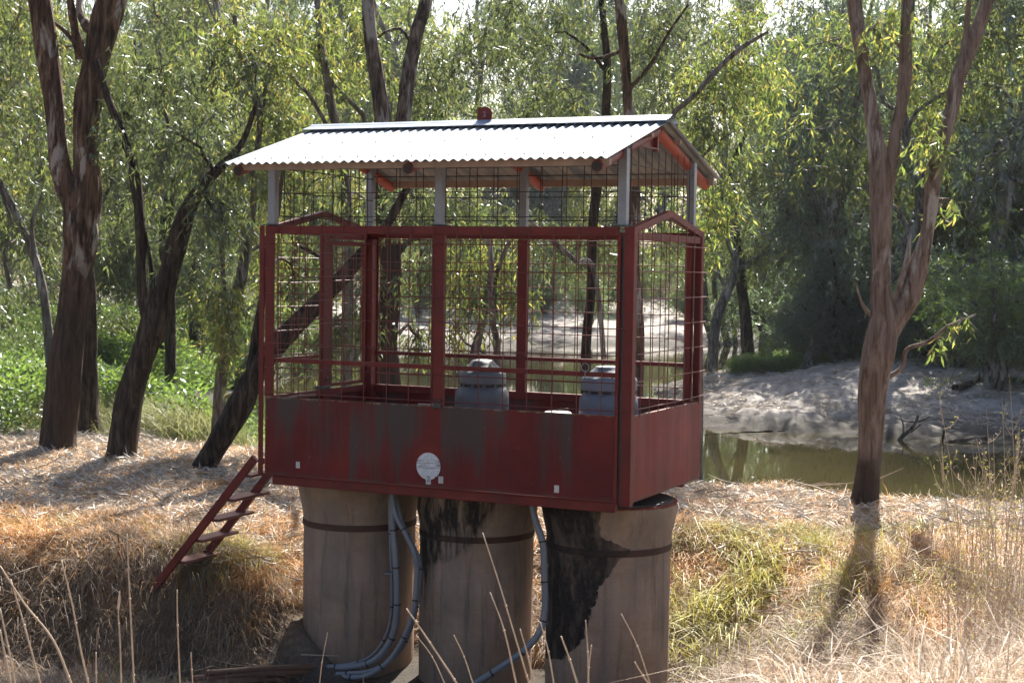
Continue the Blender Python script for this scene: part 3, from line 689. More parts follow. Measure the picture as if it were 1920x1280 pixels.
# ------------------------------------------------------------------ foliage tools
def leaves_at(pts, dirs, Ln, Wd, seed):
    """elongated four-sided leaves: base pts, unit dirs, length and width arrays"""
    g = np.random.default_rng(seed); n = len(pts)
    s = np.cross(dirs, g.normal(size=(n, 3))); s /= np.linalg.norm(s, axis=1)[:, None] + 1e-9
    Ln = Ln[:, None]; Wd = Wd[:, None]
    mid = pts + dirs * Ln * .42 + np.cross(s, dirs) * Ln * .05
    v = np.stack([pts, mid + s * Wd / 2, pts + dirs * Ln, mid - s * Wd / 2], 1).reshape(-1, 3)
    return v, np.arange(n * 4).reshape(-1, 4)
def spray_leaves(P0, per, length, L_, W_, seed, droop=1.0, spread=.5):
    """hanging sprays: per leaves strung along a drooping twig from each point"""
    g = np.random.default_rng(seed); n = len(P0)
    a = g.uniform(0, 2 * math.pi, n); ln = length * g.uniform(.5, 1.25, n); t = g.uniform(.05, 1, (n, per))
    hx = np.cos(a)[:, None] * ln[:, None] * spread * np.sqrt(t); hy = np.sin(a)[:, None] * ln[:, None] * spread * np.sqrt(t)
    p = np.stack([P0[:, 0:1] + hx, P0[:, 1:2] + hy, P0[:, 2:3] - droop * ln[:, None] * t ** 1.4 + .15 * ln[:, None] * t], -1).reshape(-1, 3)
    p += g.normal(size=p.shape) * length * .05
    m = n * per
    d = np.stack([g.normal(0, .62, m), g.normal(0, .62, m), -.85 * droop + g.normal(0, .5, m) - .1], -1)
    d[:, 0] += np.repeat(np.cos(a), per) * .3; d[:, 1] += np.repeat(np.sin(a), per) * .3
    d /= np.linalg.norm(d, axis=1)[:, None]
    return leaves_at(p, d, L_ * g.uniform(.6, 1.25, m), W_ * g.uniform(.7, 1.2, m), seed + 1)
def bark_disp(seed, amp=.05):
    g = np.random.default_rng(seed); ph = g.uniform(0, 6.28, 8)
    def d(t, th):
        return amp * (.9 * np.sin(13 * th + ph[5] + 6 * np.sin(t * 9 + ph[6])) * (.5 + .5 * np.sin(t * 40 + ph[7] + 2 * th)) + np.sin(3 * th + ph[0] + 4 * t) + .7 * np.sin(5 * th + ph[1] - 7 * t) + .6 * np.sin(9 * th + ph[2] + 9 * t) + .8 * np.sin(ph[3] + t * 23 + np.sin(th)) + .5 * np.sin(2 * th + ph[4] + 31 * t))
    return d
class Tree:
    def __init__(s, seed): s.v = []; s.f = []; s.n = 0; s.nodes = []; s.seed = seed; s.g = np.random.default_rng(seed); s.lv = []; s.lf = []; s.ln = 0
    def tube(s, pts, rad, n=8, disp=None, node=True):
        v, f = tube_np(pts, rad, n, disp); s.v.append(v); s.f.append(f + s.n); s.n += len(v)
        if node:
            for p, r in zip(pts, np.broadcast_to(rad, (len(pts),))): s.nodes.append((np.array(p), float(r)))
    def leaves(s, vf):
        s.lv.append(vf[0]); s.lf.append(vf[1] + s.ln); s.ln += len(vf[0])
    def limb(s, a, b, r0, r1, n=5, sag=0.0, k=7, wob=.08):
        a = np.array(a, float); b = np.array(b, float); ln = np.linalg.norm(b - a); t = np.linspace(0, 1, k)[:, None]
        up = np.array([0, 0, 1.0]) * ln * .18; p = a + (b - a) * t + up * np.sin(t * math.pi) * (1 - sag) - np.array([0, 0, 1.0]) * ln * sag * t * t * .4
        w_ = s.g.normal(size=(k, 3)) * ln * wob * .5; w_[0] = 0; w_[-1] *= .5; p = p + w_
        p = smoothpath(p, 2); rr = np.linspace(r0, r1, len(p)); s.tube(p, rr, n, node=True); return p
    def blob(s, c, rx, ry, rz, nspray, per=14, length=.5, L_=.13, W_=.02, nsub=6, droop=1.0, src=None):
        c = np.array(c, float)
        if src is None: src = min(s.nodes, key=lambda q: np.linalg.norm(q[0] - c) + (.0 if q[0][2] < c[2] + .5 else 1.5))
        r0 = min(src[1] * .55, .02 + .012 * np.linalg.norm(src[0] - c)); p = s.limb(src[0], c, r0, max(.008, r0 * .35))
        P0 = []
        for i in range(nsub):
            q = s.g.normal(size=3); q /= np.linalg.norm(q); q = c + q * np.array((rx, ry, rz)) * s.g.uniform(.5, 1.0)
            st = p[s.g.integers(len(p) // 2, len(p))]; w_ = s.limb(st, q, max(.006, r0 * .3), .003, 4, .3, 5, .14)
            k = max(1, nspray // nsub); idx = s.g.integers(2, len(w_), k); P0.append(w_[idx] + s.g.normal(size=(k, 3)) * np.array((rx, ry, rz)) * .22)
        s.leaves(spray_leaves(np.concatenate(P0), per, length, L_, W_, int(s.g.integers(1e9)), droop))
    def trunk_mesh(s):
        return npmesh('trunk', np.concatenate(s.v), np.concatenate(s.f), True)
    def crown_mesh(s):
        return npmesh('crown', np.concatenate(s.lv), np.concatenate(s.lf))
BARK_A = mat_bark('brown_ribbon_bark', (.022, .014, .011), (.095, .056, .038), (.22, .135, .09), (.40, .35, .31), .54, basal=.28)
BARK_B = mat_bark('dark_fibrous_bark', (.012, .009, .008), (.045, .032, .024), (.11, .08, .06), (.20, .17, .145), .68)
BARK_C = mat_bark('pinkish_smooth_bark', (.10, .066, .05), (.20, .145, .118), (.29, .225, .19), (.42, .38, .34), .55, basal=.14)
BARK_E = mat_bark('grey_over_brown_bark', (.03, .02, .016), (.10, .075, .06), (.22, .18, .15), (.34, .31, .29), .52, basal=.38)
BARK_D = mat_bark('grey_gum_bark', (.06, .05, .045), (.14, .12, .105), (.26, .235, .21), (.36, .34, .32), .55)
LEAF = mat_leaf('gum_leaf_green', [(.03, .042, .018), (.05, .068, .024), (.07, .09, .026), (.045, .06, .03), (.10, .115, .035), (.16, .14, .045)], .55, .06, (1.5, 1.68, 1.05))
LEAF_Y = mat_leaf('gum_leaf_bright', [(.05, .07, .02), (.08, .11, .025), (.11, .14, .03), (.07, .09, .03), (.17, .17, .04), (.28, .20, .06)], .6, .06, (1.65, 1.8, .9))
LEAF_D = mat_leaf('wattle_leaf_grey_green', [(.045, .062, .045), (.065, .088, .058), (.09, .115, .07), (.055, .075, .052)], .5, .10, (1.6, 1.85, 1.1))
HERB = mat_leaf('weed_green', [(.05, .085, .025), (.08, .125, .035), (.13, .17, .06), (.06, .095, .03)], .5, .05, (1.7, 2.0, .8))
BUSH = mat_leaf('olive_bush_leaf', [(.05, .08, .02), (.08, .11, .03), (.12, .14, .04)], .5, .08, (1.6, 1.9, .6))

def finish(t, name, label, cat, base, bark, leaf, group=None):
    root = tag(empty(name, base), label, cat, group)
    off = -np.array(base)
    t.v = [v + off for v in t.v]; link('trunk', t.trunk_mesh(), bark, root)
    if t.lv: t.lv = [v + off for v in t.lv]; link('crown', t.crown_mesh(), leaf, root)
    return root
def near_tree(name, label, stems, blobs, bark, leaf, seed, depth=None, sub=8, n=22, amp=.06, wk=.88, group=None, cat='tree', lkw={}):
    """stems: lists of (px, py, width px[, depth offset]); the first stem's first row is the foot"""
    t = Tree(seed); px, py = stems[0][0][:2]; D = depth or hit(px, py)
    base = P(px, py, D); base[2] = tz(base[0], base[1])
    for k, st in enumerate(stems):
        rows = []
        for q in st:
            d = D + (q[3] if len(q) > 3 else 0); p = P(q[0], q[1], d); rows.append((*p, q[2] * .5 * d / F * wk))
        rows = np.array(rows)
        if k == 0 or (len(st[0]) > 4 and st[0][4] == 'foot'):
            rows[0, 2] = tz(rows[0, 0], rows[0, 1]) - .02
            rows = np.vstack([rows[0] + np.array([(rows[0] - rows[1])[0] * .2, 0, -.35, rows[0, 3] * .45]), rows]); rows[1, 3] *= 1.12
        sm = smoothpath(rows, sub); r_ = np.clip(sm[:, 3], .004, None)
        cs = np.concatenate([[0], np.cumsum(np.linalg.norm(np.diff(sm[:, :3], axis=0), axis=1))]); ph = t.g.uniform(0, 6.28, 3)
        kk = max(4, int(cs[-1] / max(.035, r_.mean() * .35))); s2 = np.linspace(0, cs[-1], kk); sm = np.column_stack([np.interp(s2, cs, sm[:, j]) for j in range(4)]); r_ = np.clip(sm[:, 3], .004, None)
        sm[:, 0] += r_ * .12 * np.sin(s2 * 3.1 + ph[0]); sm[:, 1] += r_ * .12 * np.sin(s2 * 2.3 + ph[1])
        t.tube(sm[:, :3], r_, n if r_.max() > .06 else 9, bark_disp(seed + k, amp if r_.max() > .06 else .03))
    for b in blobs:
        bx_, by_, dd, rx, ry, rz, ns = b[:7]; kw = dict(lkw); kw.update(b[7] if len(b) > 7 else {})
        t.blob(P(bx_, by_, D + dd), rx, ry, rz, ns, **kw)
    return finish(t, name, label, cat, base, bark, leaf, group)

# ------------------------------------------------------------------ generic gum trees (variants, then copies)
def gum_variant(seed, h, crown_r, nspray, per, L_, W_, length, bark, leaf, low=.2, lean=.08, slim=.02):
    t = Tree(seed); g = t.g
    top = np.array([g.normal() * lean * h, g.normal() * lean * h, h * .95])
    k = 7; tt = np.linspace(0, 1, k)[:, None]; p = top * tt + np.column_stack([g.normal(size=(k, 2)) * h * .018, np.zeros(k)]) * (tt > 0); p[0] = (0, 0, -.4)
    p = smoothpath(p, 4); r0 = h * slim; t.tube(p, np.linspace(r0, r0 * .15, len(p)), 9, bark_disp(seed, .05))
    P0 = []
    nl = 11
    for i in range(nl):
        fr = low + (1 - low) * (i + g.uniform(0, .8)) / nl; a = g.uniform(0, 6.28) + i * 2.4
        st = p[min(len(p) - 1, int(fr * .8 * len(p)))]; rr = crown_r * (1 - abs(fr - .45) ** 1.6) * g.uniform(.55, 1.1)
        e = st + np.array([math.cos(a) * rr, math.sin(a) * rr, h * .14 * g.uniform(.1, 1.3)])
        r1 = r0 * .42 * (1.1 - fr * .7); q = t.limb(st, e, r1, r1 * .25, 5, .1, 7, .1)
        for j in range(5):
            e2 = q[g.integers(4, len(q))] + g.normal(size=3) * np.array((.42, .42, .30)) * crown_r * .55
            w_ = t.limb(q[g.integers(3, len(q))], e2, r1 * .25, .008, 4, .3, 5, .12)
            kk = max(1, nspray // (nl * 5)); P0.append(w_[g.integers(2, len(w_), kk)] + g.normal(size=(kk, 3)) * crown_r * .11)
    t.leaves(spray_leaves(np.concatenate(P0), per, length, L_, W_, seed + 5, 1.0))
    return t.trunk_mesh(), t.crown_mesh(), bark, leaf
def place(var, x, y, s, rz, name, label, cat, group, z=None, leaf=None):
    root = tag(empty(name, (x, y, (tz(x, y) if z is None else z) - .05), rz), label, cat, group); root.scale = (s, s, s)
    for nm, me, mt in (('trunk', var[0], var[2]), ('crown', var[1], leaf or var[3])):
        o = link(nm, me, mt, root)
        if nm == 'crown' and leaf is not None and me.materials[0] != leaf:
            o.material_slots[0].link = 'OBJECT'; o.material_slots[0].material = leaf
    return root
LABELS = {}
def side_label(x, y, kind):
    px = 960 + F * x / y
    marks = ((-200, 'outside the left edge'), (60, 'behind the left edge trunks'), (200, 'directly behind the massive forked gum'), (330, 'behind the leaning dark gum'), (480, 'in the gap left of the cage'), (620, 'behind the left end of the cage'), (800, 'behind the left bay of the cage'), (960, 'behind the middle bay of the cage'),
             (1150, 'behind the right bay of the cage'), (1320, 'behind the right end of the roof'), (1480, 'just right of the dark trunk on the mud bar'), (1640, 'left of the three stemmed gum'), (1780, 'between the stems of the three stemmed gum'), (1930, 'at the right edge'), (9999, 'beyond the right edge'))
    w_ = next(t for e, t in marks if px < e)
    d_ = 'near' if y < 33 else 'fairly near' if y < 40 else 'middle distance' if y < 48 else 'beyond' if y < 56 else 'farther' if y < 80 else 'far bank' if y < 96 else 'second far row' if y < 113 else 'third far row' if y < 134 else 'rearmost'
    return kind + ', ' + d_ + ', ' + w_
MIDV = [gum_variant(101 + i, h, cr_, 1900, 14, .18, .034, .6, b, LEAF, low=lo) for i, (h, cr_, b, lo) in enumerate(((10, 3.0, BARK_B, .12), (11, 3.3, BARK_D, .22), (9, 2.8, BARK_B, .05)))]
SPARSE = [gum_variant(151 + i, h, 3.1, 850, 13, .20, .038, .6, BARK_D, LEAF, low=.25, slim=.016) for i, h in enumerate((11, 12))]
FARV = [gum_variant(201 + i, h, cr_, 1500, 12, .36, .075, 1.1, b, LEAF, low=lo) for i, (h, cr_, b, lo) in enumerate(((17, 5.0, BARK_D, .08), (19, 5.2, BARK_D, .16), (15, 4.6, BARK_B, .04)))]
g = np.random.default_rng(5)
# left bank behind the weeds
mid_spots = [(-14.5, 37), (-11.0, 33), (-8.2, 36), (-12.5, 45), (-9.0, 47), (-16, 52), (-12.0, 56), (-19, 58), (-22, 48), (-8.5, 60), (-10.5, 27.5), (-12.8, 30.5), (-16, 66), (-20, 72), (-11, 70), (-14, 62)]
for i, (x, y) in enumerate(mid_spots):
    place(MIDV[i % 3], x, y, g.uniform(.9, 1.2), g.uniform(0, 6.28), 'gum_tree', side_label(x, y, 'leafy gum'), 'tree', 'gum trees in the left thicket', leaf=(LEAF_Y if i % 4 == 1 else None))
# the sand bar and the far bank
bar_spots = [(8.6, 46.5, .72), (10.6, 44.5, .82), (12.8, 44, .9), (15.2, 42.5, .85), (18, 42, .9), (6.2, 48.5, .6), (9.0, 50, .75), (14.5, 49, .8), (12.8, 55, .9), (11.5, 52, .8), (15, 48, .8), (18, 57, .9), (13.5, 58, .8), (21, 50, .9), (9.5, 60.5, .6), (25, 58, 1), (19, 43, .8), (17, 62.5, .8)]
for i, (x, y, s) in enumerate(bar_spots):
    place(SPARSE[i % 2] if i < 6 or i % 3 == 0 else MIDV[(i + 1) % 3], x, y, s * g.uniform(1.45, 1.8), g.uniform(0, 6.28), 'gum_tree', side_label(x, y, 'broad crowned gum'), 'tree', 'gum trees on the mud bar', leaf=(LEAF_D if i % 3 == 0 else LEAF_Y if i % 3 == 1 else None))
for row, (y0, n, x0, x1) in enumerate(((88, 9, -30, 36), (103, 11, -38, 44), (122, 8, -48, 54), (146, 7, -60, 66))):
    for i in range(n):
        x = x0 + (x1 - x0) * (i + .5 + g.uniform(-.3, .3)) / n; y = y0 + g.uniform(-5, 5)
        if row == 0 and 6 < x < 14: continue
        place(FARV[g.integers(3)], x, y, g.uniform(.95, 1.2) * (1 + .14 * row), g.uniform(0, 6.28), 'gum_tree', side_label(x, y, 'tall hazy gum'), 'tree', 'gum trees of the far bank', leaf=(LEAF_Y if g.random() < .3 else (LEAF_D if g.random() < .3 else None)))

# ------------------------------------------------------------------ trees one can tell apart
BIGL = dict(per=14, length=.5, L_=.135, W_=.027)
near_tree('gum_tree', 'massive brown ribbon barked gum forking into two thick stems at the far left', [
    [(111, 852, 66), (112, 800, 61), (116, 691, 60), (128, 630, 56), (138, 584, 54), (146, 512, 50), (147, 440, 58), (138, 385, 46), (114, 323, 39), (106, 216, 36), (88, 108, 38), (75, 0, 40), (60, -120, 36), (50, -300, 28), (40, -480, 16)],
    [(150, 450, 52), (158, 385, 50), (162, 323, 47), (165, 216, 45), (178, 108, 50), (200, 20, 50), (235, -60, 42), (262, -180, 34), (290, -360, 22)],
    [(155, 110, 22, -.1), (142, 60, 16, -.2), (132, 10, 14, -.3), (118, -80, 10, -.4)], [(155, 100, 14, 0), (130, 68, 9, .2), (98, 40, 6, .3), (60, 20, 5, .5)],
    [(180, 70, 26, 0), (150, 20, 13, .4), (160, -60, 12, .5)]],
    [(40, -180, -.6, 1.3, 1.3, .7, 70), (190, -330, 0, 1.5, 1.5, .8, 90), (330, -260, -.4, 1.3, 1.4, .8, 80), (60, -480, .8, 1.6, 1.6, .9, 90), (260, -520, .2, 1.6, 1.6, .9, 90), (-60, -90, -1, 1.1, 1.1, .8, 60), (20, 60, 1.2, .6, .7, .6, 40), (330, 60, 2, .7, .7, .6, 45)],
    BARK_A, LEAF, 1, sub=10, n=40, amp=.07, wk=1.0, lkw=BIGL)
near_tree('gum_tree', 'dark trunk standing close behind the massive forked gum at the left', [[(168, 850, 50), (167, 760, 46), (166, 680, 38), (166, 600, 28), (166, 540, 28), (163, 470, 24), (160, 400, 18)]], [], BARK_B, LEAF, 2, depth=22.2)
near_tree('gum_tree', 'leaning dark gum with a straight side stem, second big tree from the left', [
    [(225, 862, 54), (236, 800, 50), (246, 750, 48), (263, 691, 47), (283, 620, 48), (300, 548, 44), (338, 440, 38), (352, 395, 30), (381, 345, 22), (413, 312, 17), (452, 270, 12), (480, 200, 8)],
    [(285, 610, 30), (270, 560, 21), (266, 500, 19), (264, 440, 19), (252, 323, 20), (230, 251, 16), (200, 180, 13), (180, 110, 9)], [(280, 590, 14), (285, 520, 9), (275, 450, 7), (262, 400, 5)]],
    [(250, 240, .8, .6, .9, .7, 60), (340, 260, -.4, .7, .9, .6, 60), (420, 420, -.8, .45, .6, .6, 50), (380, 330, .6, .5, .6, .5, 40), (300, 130, .5, .8, .9, .5, 60), (470, 120, .3, .7, .8, .6, 55), (250, 430, 1.5, .5, .5, .5, 35)],
    BARK_B, LEAF, 3, lkw=BIGL, n=30, wk=1.0)
near_tree('gum_tree', 'slim straight dark trunk between the leaning gum and the cage', [[(322, 790, 26), (321, 700, 24), (319, 620, 24), (318, 550, 22), (322, 480, 18), (318, 400, 14), (325, 330, 9)]], [(330, 330, 0, .7, .7, .7, 45), (350, 240, 1, .8, .8, .6, 45)], BARK_B, LEAF, 4, depth=25.5, lkw=BIGL)
near_tree('gum_tree', 'thin crooked gum with bright hanging leaves just left of the cage', [
    [(403, 805, 26), (412, 730, 25), (425, 660, 22), (440, 590, 22), (452, 520, 24), (463, 460, 22), (474, 400, 14), (480, 300, 12), (487, 230, 13), (470, 150, 13), (447, 90, 11), (440, 30, 9)],
    [(430, 640, 14), (420, 540, 12), (415, 450, 11), (405, 380, 8), (400, 330, 5)], [(487, 230, 12), (497, 170, 8), (505, 120, 5)]],
    [(425, 560, -.5, .4, .5, .5, 65), (470, 330, -.6, .55, .6, .6, 60), (430, 640, -.4, .3, .4, .35, 36), (510, 200, .3, .7, .8, .6, 60), (450, 60, 0, .8, .8, .6, 70), (540, 90, .3, .7, .7, .6, 55), (520, 480, .8, .5, .5, .6, 50), (570, 330, .6, .6, .6, .6, 50)],
    BARK_D, LEAF_Y, 5, lkw=BIGL, depth=20.5)
near_tree('gum_tree', 'strongly leaning gum that rises to the right behind the left end of the cage', [
    [(378, 888, 56), (410, 830, 58), (445, 765, 58), (474, 705, 54), (505, 662, 54), (545, 620, 46), (590, 575, 42), (640, 520, 38), (675, 480, 34), (720, 430, 22), (752, 375, 20), (775, 330, 14), (800, 260, 9)],
    [(470, 700, 30), (478, 640, 22), (492, 560, 18), (500, 480, 18), (520, 400, 12), (530, 320, 8)], [(600, 560, 18), (620, 500, 12), (560, 460, 8)]],
    [(560, 520, 1.0, .5, .5, .6, 50), (650, 620, .8, .35, .4, .4, 45), (640, 400, .6, .6, .6, .5, 50), (780, 370, .8, .6, .6, .6, 50), (700, 560, 1.4, .5, .5, .5, 40), (550, 640, 1.0, .4, .4, .4, 36)],
    BARK_B, LEAF, 6, lkw=BIGL, n=26, wk=.76)
near_tree('gum_tree', 'thin pale trunk bending up at the left edge of the picture', [[(98, 665, 20), (88, 590, 19), (76, 520, 18), (52, 450, 16), (25, 390, 14), (0, 340, 12), (-30, 280, 8)], [(76, 520, 12), (60, 430, 9), (80, 360, 5)], [(20, 540, 11), (8, 480, 9), (22, 430, 8), (0, 350, 6)]],
    [(20, 380, 0, .9, .9, .8, 60), (60, 470, .8, .6, .6, .6, 45), (60, 250, .5, 1.0, 1.0, .8, 60), (30, 130, .5, 1., 1., .8, 60)], BARK_D, LEAF, 7, depth=25, lkw=BIGL)
near_tree('gum_tree', 'dark two stemmed gum rising behind the left half of the cage roof', [
    [(735, 790, 52), (728, 720, 50), (724, 640, 50), (730, 560, 46), (728, 480, 44), (722, 400, 42), (722, 320, 38), (716, 230, 34), (706, 150, 30), (697, 80, 28), (690, 0, 26), (682, -120, 22), (676, -300, 14)],
    [(728, 380, 34, .1), (742, 290, 32, .2), (756, 220, 31, .3), (768, 140, 30, .4), (783, 60, 28, .5), (800, -10, 26, .6), (815, -150, 20, .8), (830, -320, 11, 1)],
    [(740, 480, 16), (770, 450, 12), (800, 440, 8), (850, 410, 5)]],
    [(690, 90, 1.2, .7, .8, .6, 40), (820, 150, 1.2, .8, .8, .7, 65), (900, 90, 1.4, .9, .9, .7, 70), (850, 520, 1, .4, .5, .45, 36), (790, 480, .5, .5, .5, .5, 45), (880, 440, 1.2, .6, .6, .6, 55), (790, 640, 1, .3, .3, .3, 30), (770, -160, 0, 1.4, 1.4, .9, 70), (850, -550, .3, 1.5, 1.3, .8, 330), (985, -580, .6, 1.4, 1.3, .8, 330), (690, -540, .2, 1.4, 1.3, .8, 300), (900, -510, 0, 1.3, 1.2, .7, 220), (1090, -590, .8, 1.2, 1.3, .7, 200), (930, -700, .4, 1.6, 1.4, .8, 250), (950, 30, .6, .9, .9, .7, 55)],  # the dense topmost clusters are out of view, added to shade the left bank
    BARK_E, LEAF, 8, depth=21, lkw=BIGL, n=26)
near_tree('gum_tree', 'slender gum with pale curved branches above the left of the roof', [
    [(648, 760, 22), (650, 640, 22), (655, 500, 22), (652, 410, 22), (645, 330, 22), (640, 270, 20), (622, 200, 20), (608, 120, 16), (598, 60, 14), (596, -20, 10)],
    [(640, 290, 10), (612, 235, 9), (580, 180, 9), (548, 145, 8), (532, 100, 7), (522, 50, 5)], [(650, 300, 12), (684, 232, 10), (656, 190, 9), (625, 158, 9), (602, 110, 8), (596, 60, 6)]],
    [(520, 60, 0, .6, .6, .5, 45), (600, 50, .2, .8, .8, .6, 65), (650, 120, .8, .6, .6, .6, 45), (560, 150, .8, .6, .6, .5, 40), (690, 380, .6, .4, .4, .4, 30), (640, 20, -.3, .7, .7, .4, 40)],
    BARK_D, LEAF_Y, 9, depth=22.5, lkw=BIGL)
near_tree('gum_tree', 'paired straight gums above the right of the ridge, left and thinner trunk', [[(1098, 745, 20), (1100, 660, 20), (1107, 560, 20), (1112, 440, 20), (1122, 330, 19), (1136, 220, 19), (1140, 130, 18), (1132, 50, 14), (1125, -40, 12), (1118, -200, 7)], [(1140, 140, 9), (1100, 90, 7), (1060, 60, 5)]],
    [(1000, 100, .5, .9, .9, .7, 75), (1060, 30, .5, .9, .9, .6, 70), (1080, 190, .8, .8, .8, .6, 60), (1040, 455, .5, .6, .6, .45, 50), (960, 420, 1, .6, .6, .5, 50), (1110, 450, .5, .5, .5, .4, 40), (960, 200, 1, .8, .8, .6, 60)], BARK_B, LEAF, 10, depth=24, lkw=BIGL)
near_tree('gum_tree', 'paired straight gums above the right of the ridge, right trunk with peeling reddish foot', [[(1200, 760, 26), (1196, 660, 25), (1190, 560, 24), (1190, 440, 24), (1188, 330, 22), (1180, 220, 21), (1172, 120, 22), (1164, 40, 22), (1160, -60, 18), (1165, -240, 11)], [(1178, 170, 10), (1220, 120, 8), (1255, 60, 6), (1290, 10, 5)], [(1180, 90, 9), (1120, 110, 7), (1080, 100, 4)]],
    [(1230, 60, .4, .8, .8, .7, 65), (1300, 120, .8, .8, .8, .6, 60), (1240, 170, 1, .6, .6, .5, 45), (1170, 470, 1.2, .6, .6, .6, 45), (1120, -60, 0, 1.0, 1.0, .7, 60), (1270, -40, 0, 1.0, 1.0, .7, 60)], BARK_A, LEAF, 11, depth=23, lkw=BIGL)
near_tree('gum_tree', 'small gum seen through the cage with two stems left of the middle post', [[(870, 760, 22), (885, 690, 20), (900, 620, 16), (915, 560, 14), (922, 500, 12), (915, 430, 9)], [(935, 740, 16, .3, 'foot'), (932, 670, 15, .3), (925, 600, 14, .3), (930, 520, 12, .3), (955, 450, 8, .3)], [(925, 690, 7), (905, 660, 6), (870, 640, 5), (850, 600, 4)]],
    [(870, 520, 0, .4, .5, .6, 60), (930, 470, .5, .5, .5, .6, 60), (850, 610, .3, .3, .3, .35, 26), (985, 560, .5, .25, .3, .35, 22)], BARK_D, LEAF_Y, 12, depth=19.3, lkw=BIGL)
# right foreground gum with three stems
near_tree('gum_tree', 'pink barked gum at the right that splits into three tall stems', [
    [(1617, 950, 48), (1622, 900, 45), (1632, 806, 48), (1639, 724, 51), (1652, 643, 56), (1655, 590, 46), (1650, 540, 37), (1652, 480, 35), (1653, 420, 37), (1656, 350, 40), (1650, 300, 34), (1641, 251, 29), (1632, 200, 26), (1622, 144, 24), (1610, 60, 27), (1603, 0, 28), (1585, -160, 22), (1570, -340, 13)],
    [(1660, 380, 26), (1667, 330, 24), (1675, 290, 22), (1680, 251, 21), (1694, 180, 22), (1697, 110, 22), (1698, 0, 17), (1706, -180, 11), (1715, -330, 7)],
    [(1662, 630, 38), (1686, 590, 40), (1707, 555, 38), (1722, 500, 34), (1736, 440, 25), (1744, 380, 25), (1750, 323, 27), (1772, 251, 25), (1786, 200, 25), (1797, 144, 25), (1826, 70, 24), (1854, -10, 23), (1880, -140, 16), (1895, -260, 9)],
    [(1783, 215, 15), (1800, 130, 12), (1812, 50, 10), (1820, -30, 8)],
    [(1672, 590, 16), (1686, 540, 13), (1700, 490, 12), (1705, 455, 7), (1708, 440, 3)], [(1640, 600, 9), (1618, 572, 6), (1604, 530, 3)],
    [(1650, 715, 10), (1690, 690, 9), (1700, 655, 8), (1740, 640, 7), (1780, 610, 6), (1830, 590, 4)], [(1690, 90, 8), (1668, 70, 5), (1650, 50, 4)]],
    [(1760, 640, 0, .10, .12, .10, 5, dict(nsub=3, per=8, length=.3)), (1800, 600, 0, .12, .12, .08, 6, dict(nsub=3, per=8, length=.3)), (1740, 270, -.2, .22, .3, .25, 22, dict(length=.4)), (1640, 60, -.3, .3, .3, .2, 16, dict(length=.4)), (1700, 20, .1, .3, .3, .2, 22), (1570, -330, 0, .8, .8, .5, 40), (1720, -380, .5, .9, .9, .5, 40), (1880, -260, 0, .9, .9, .5, 40), (1770, 380, .1, .15, .2, .15, 10, dict(length=.3))],
    BARK_C, LEAF_Y, 13, depth=16.7, sub=10, n=36, amp=.06, wk=1.0, lkw=BIGL)
# hanging crown edge just right of the roof, with its sloping branch
near_tree('gum_tree', 'gum with hanging bright leaves just beyond the right end of the roof', [[(1320, 690, 18), (1310, 560, 16), (1300, 450, 15), (1290, 330, 13), (1270, 250, 12), (1262, 215, 12), (1300, 180, 11), (1345, 130, 10), (1390, 90, 9), (1440, 60, 6)], [(1290, 330, 8), (1330, 280, 6), (1370, 250, 4)]],
    [(1330, 250, 0, .35, .4, .5, 55), (1350, 350, .2, .3, .3, .4, 45), (1330, 150, .5, .6, .6, .5, 60), (1400, 120, .5, .6, .6, .5, 50), (1340, 430, .5, .3, .3, .35, 34), (1440, 180, 1, .6, .6, .5, 45), (1400, 30, .6, .7, .7, .5, 50)], BARK_D, LEAF_Y, 14, depth=20.5, lkw=BIGL)
near_tree('fallen_branch', 'bare branch sloping down to the right behind the right bay of the cage', [[(1160, 610, 10), (1120, 540, 11), (1080, 490, 11), (1040, 455, 10), (1005, 425, 9), (980, 400, 6)], [(1080, 490, 5), (1090, 450, 4), (1085, 420, 2)]], [], BARK_D, LEAF, 15, depth=19.5, cat='branch')
# trunks on the bar
for k, (st, lb) in enumerate((
    ([[(1408, 686, 30), (1400, 620, 24), (1394, 560, 23), (1386, 500, 24), (1378, 440, 22), (1374, 400, 18), (1366, 340, 14), (1395, 250, 10), (1400, 180, 7)], [(1385, 500, 10), (1360, 440, 8), (1350, 400, 5)]], 'dark straight gum trunk standing on the pale mud bar'),
    ([[(1342, 668, 24), (1330, 610, 20), (1320, 560, 18), (1318, 480, 16), (1322, 400, 12)]], 'short dark trunk on the mud bar, hard against the cage right edge'),
    ([[(1366, 645, 14), (1352, 600, 13), (1342, 560, 12), (1336, 500, 10), (1330, 440, 8)], [(1380, 640, 9, 0, 'foot'), (1372, 590, 9), (1365, 540, 8), (1362, 470, 6)]], 'pair of thin leaning stems between the bar trunks'))):
    near_tree('gum_tree', lb, st, [(1400, 300, 0, 1.4, 1.4, 1.3, 55), (1370, 420, 1, 1.0, 1., 1.0, 40), (1440, 200, 1, 1.6, 1.6, 1.4, 55)][:3 if k == 0 else 1], BARK_B, LEAF, 20 + k, lkw=dict(per=14, length=1.0, L_=.2, W_=.035))
near_tree('gum_tree', 'stout dark trunk far behind the weeds left of the cage', [[(368, 650, 34), (368, 590, 30), (366, 540, 28), (372, 480, 26), (366, 420, 18), (360, 340, 12)]], [(370, 400, 0, 1.5, 1.5, 1.2, 60)], BARK_B, LEAF, 26, lkw=dict(per=14, length=.9, L_=.2, W_=.035), depth=40)

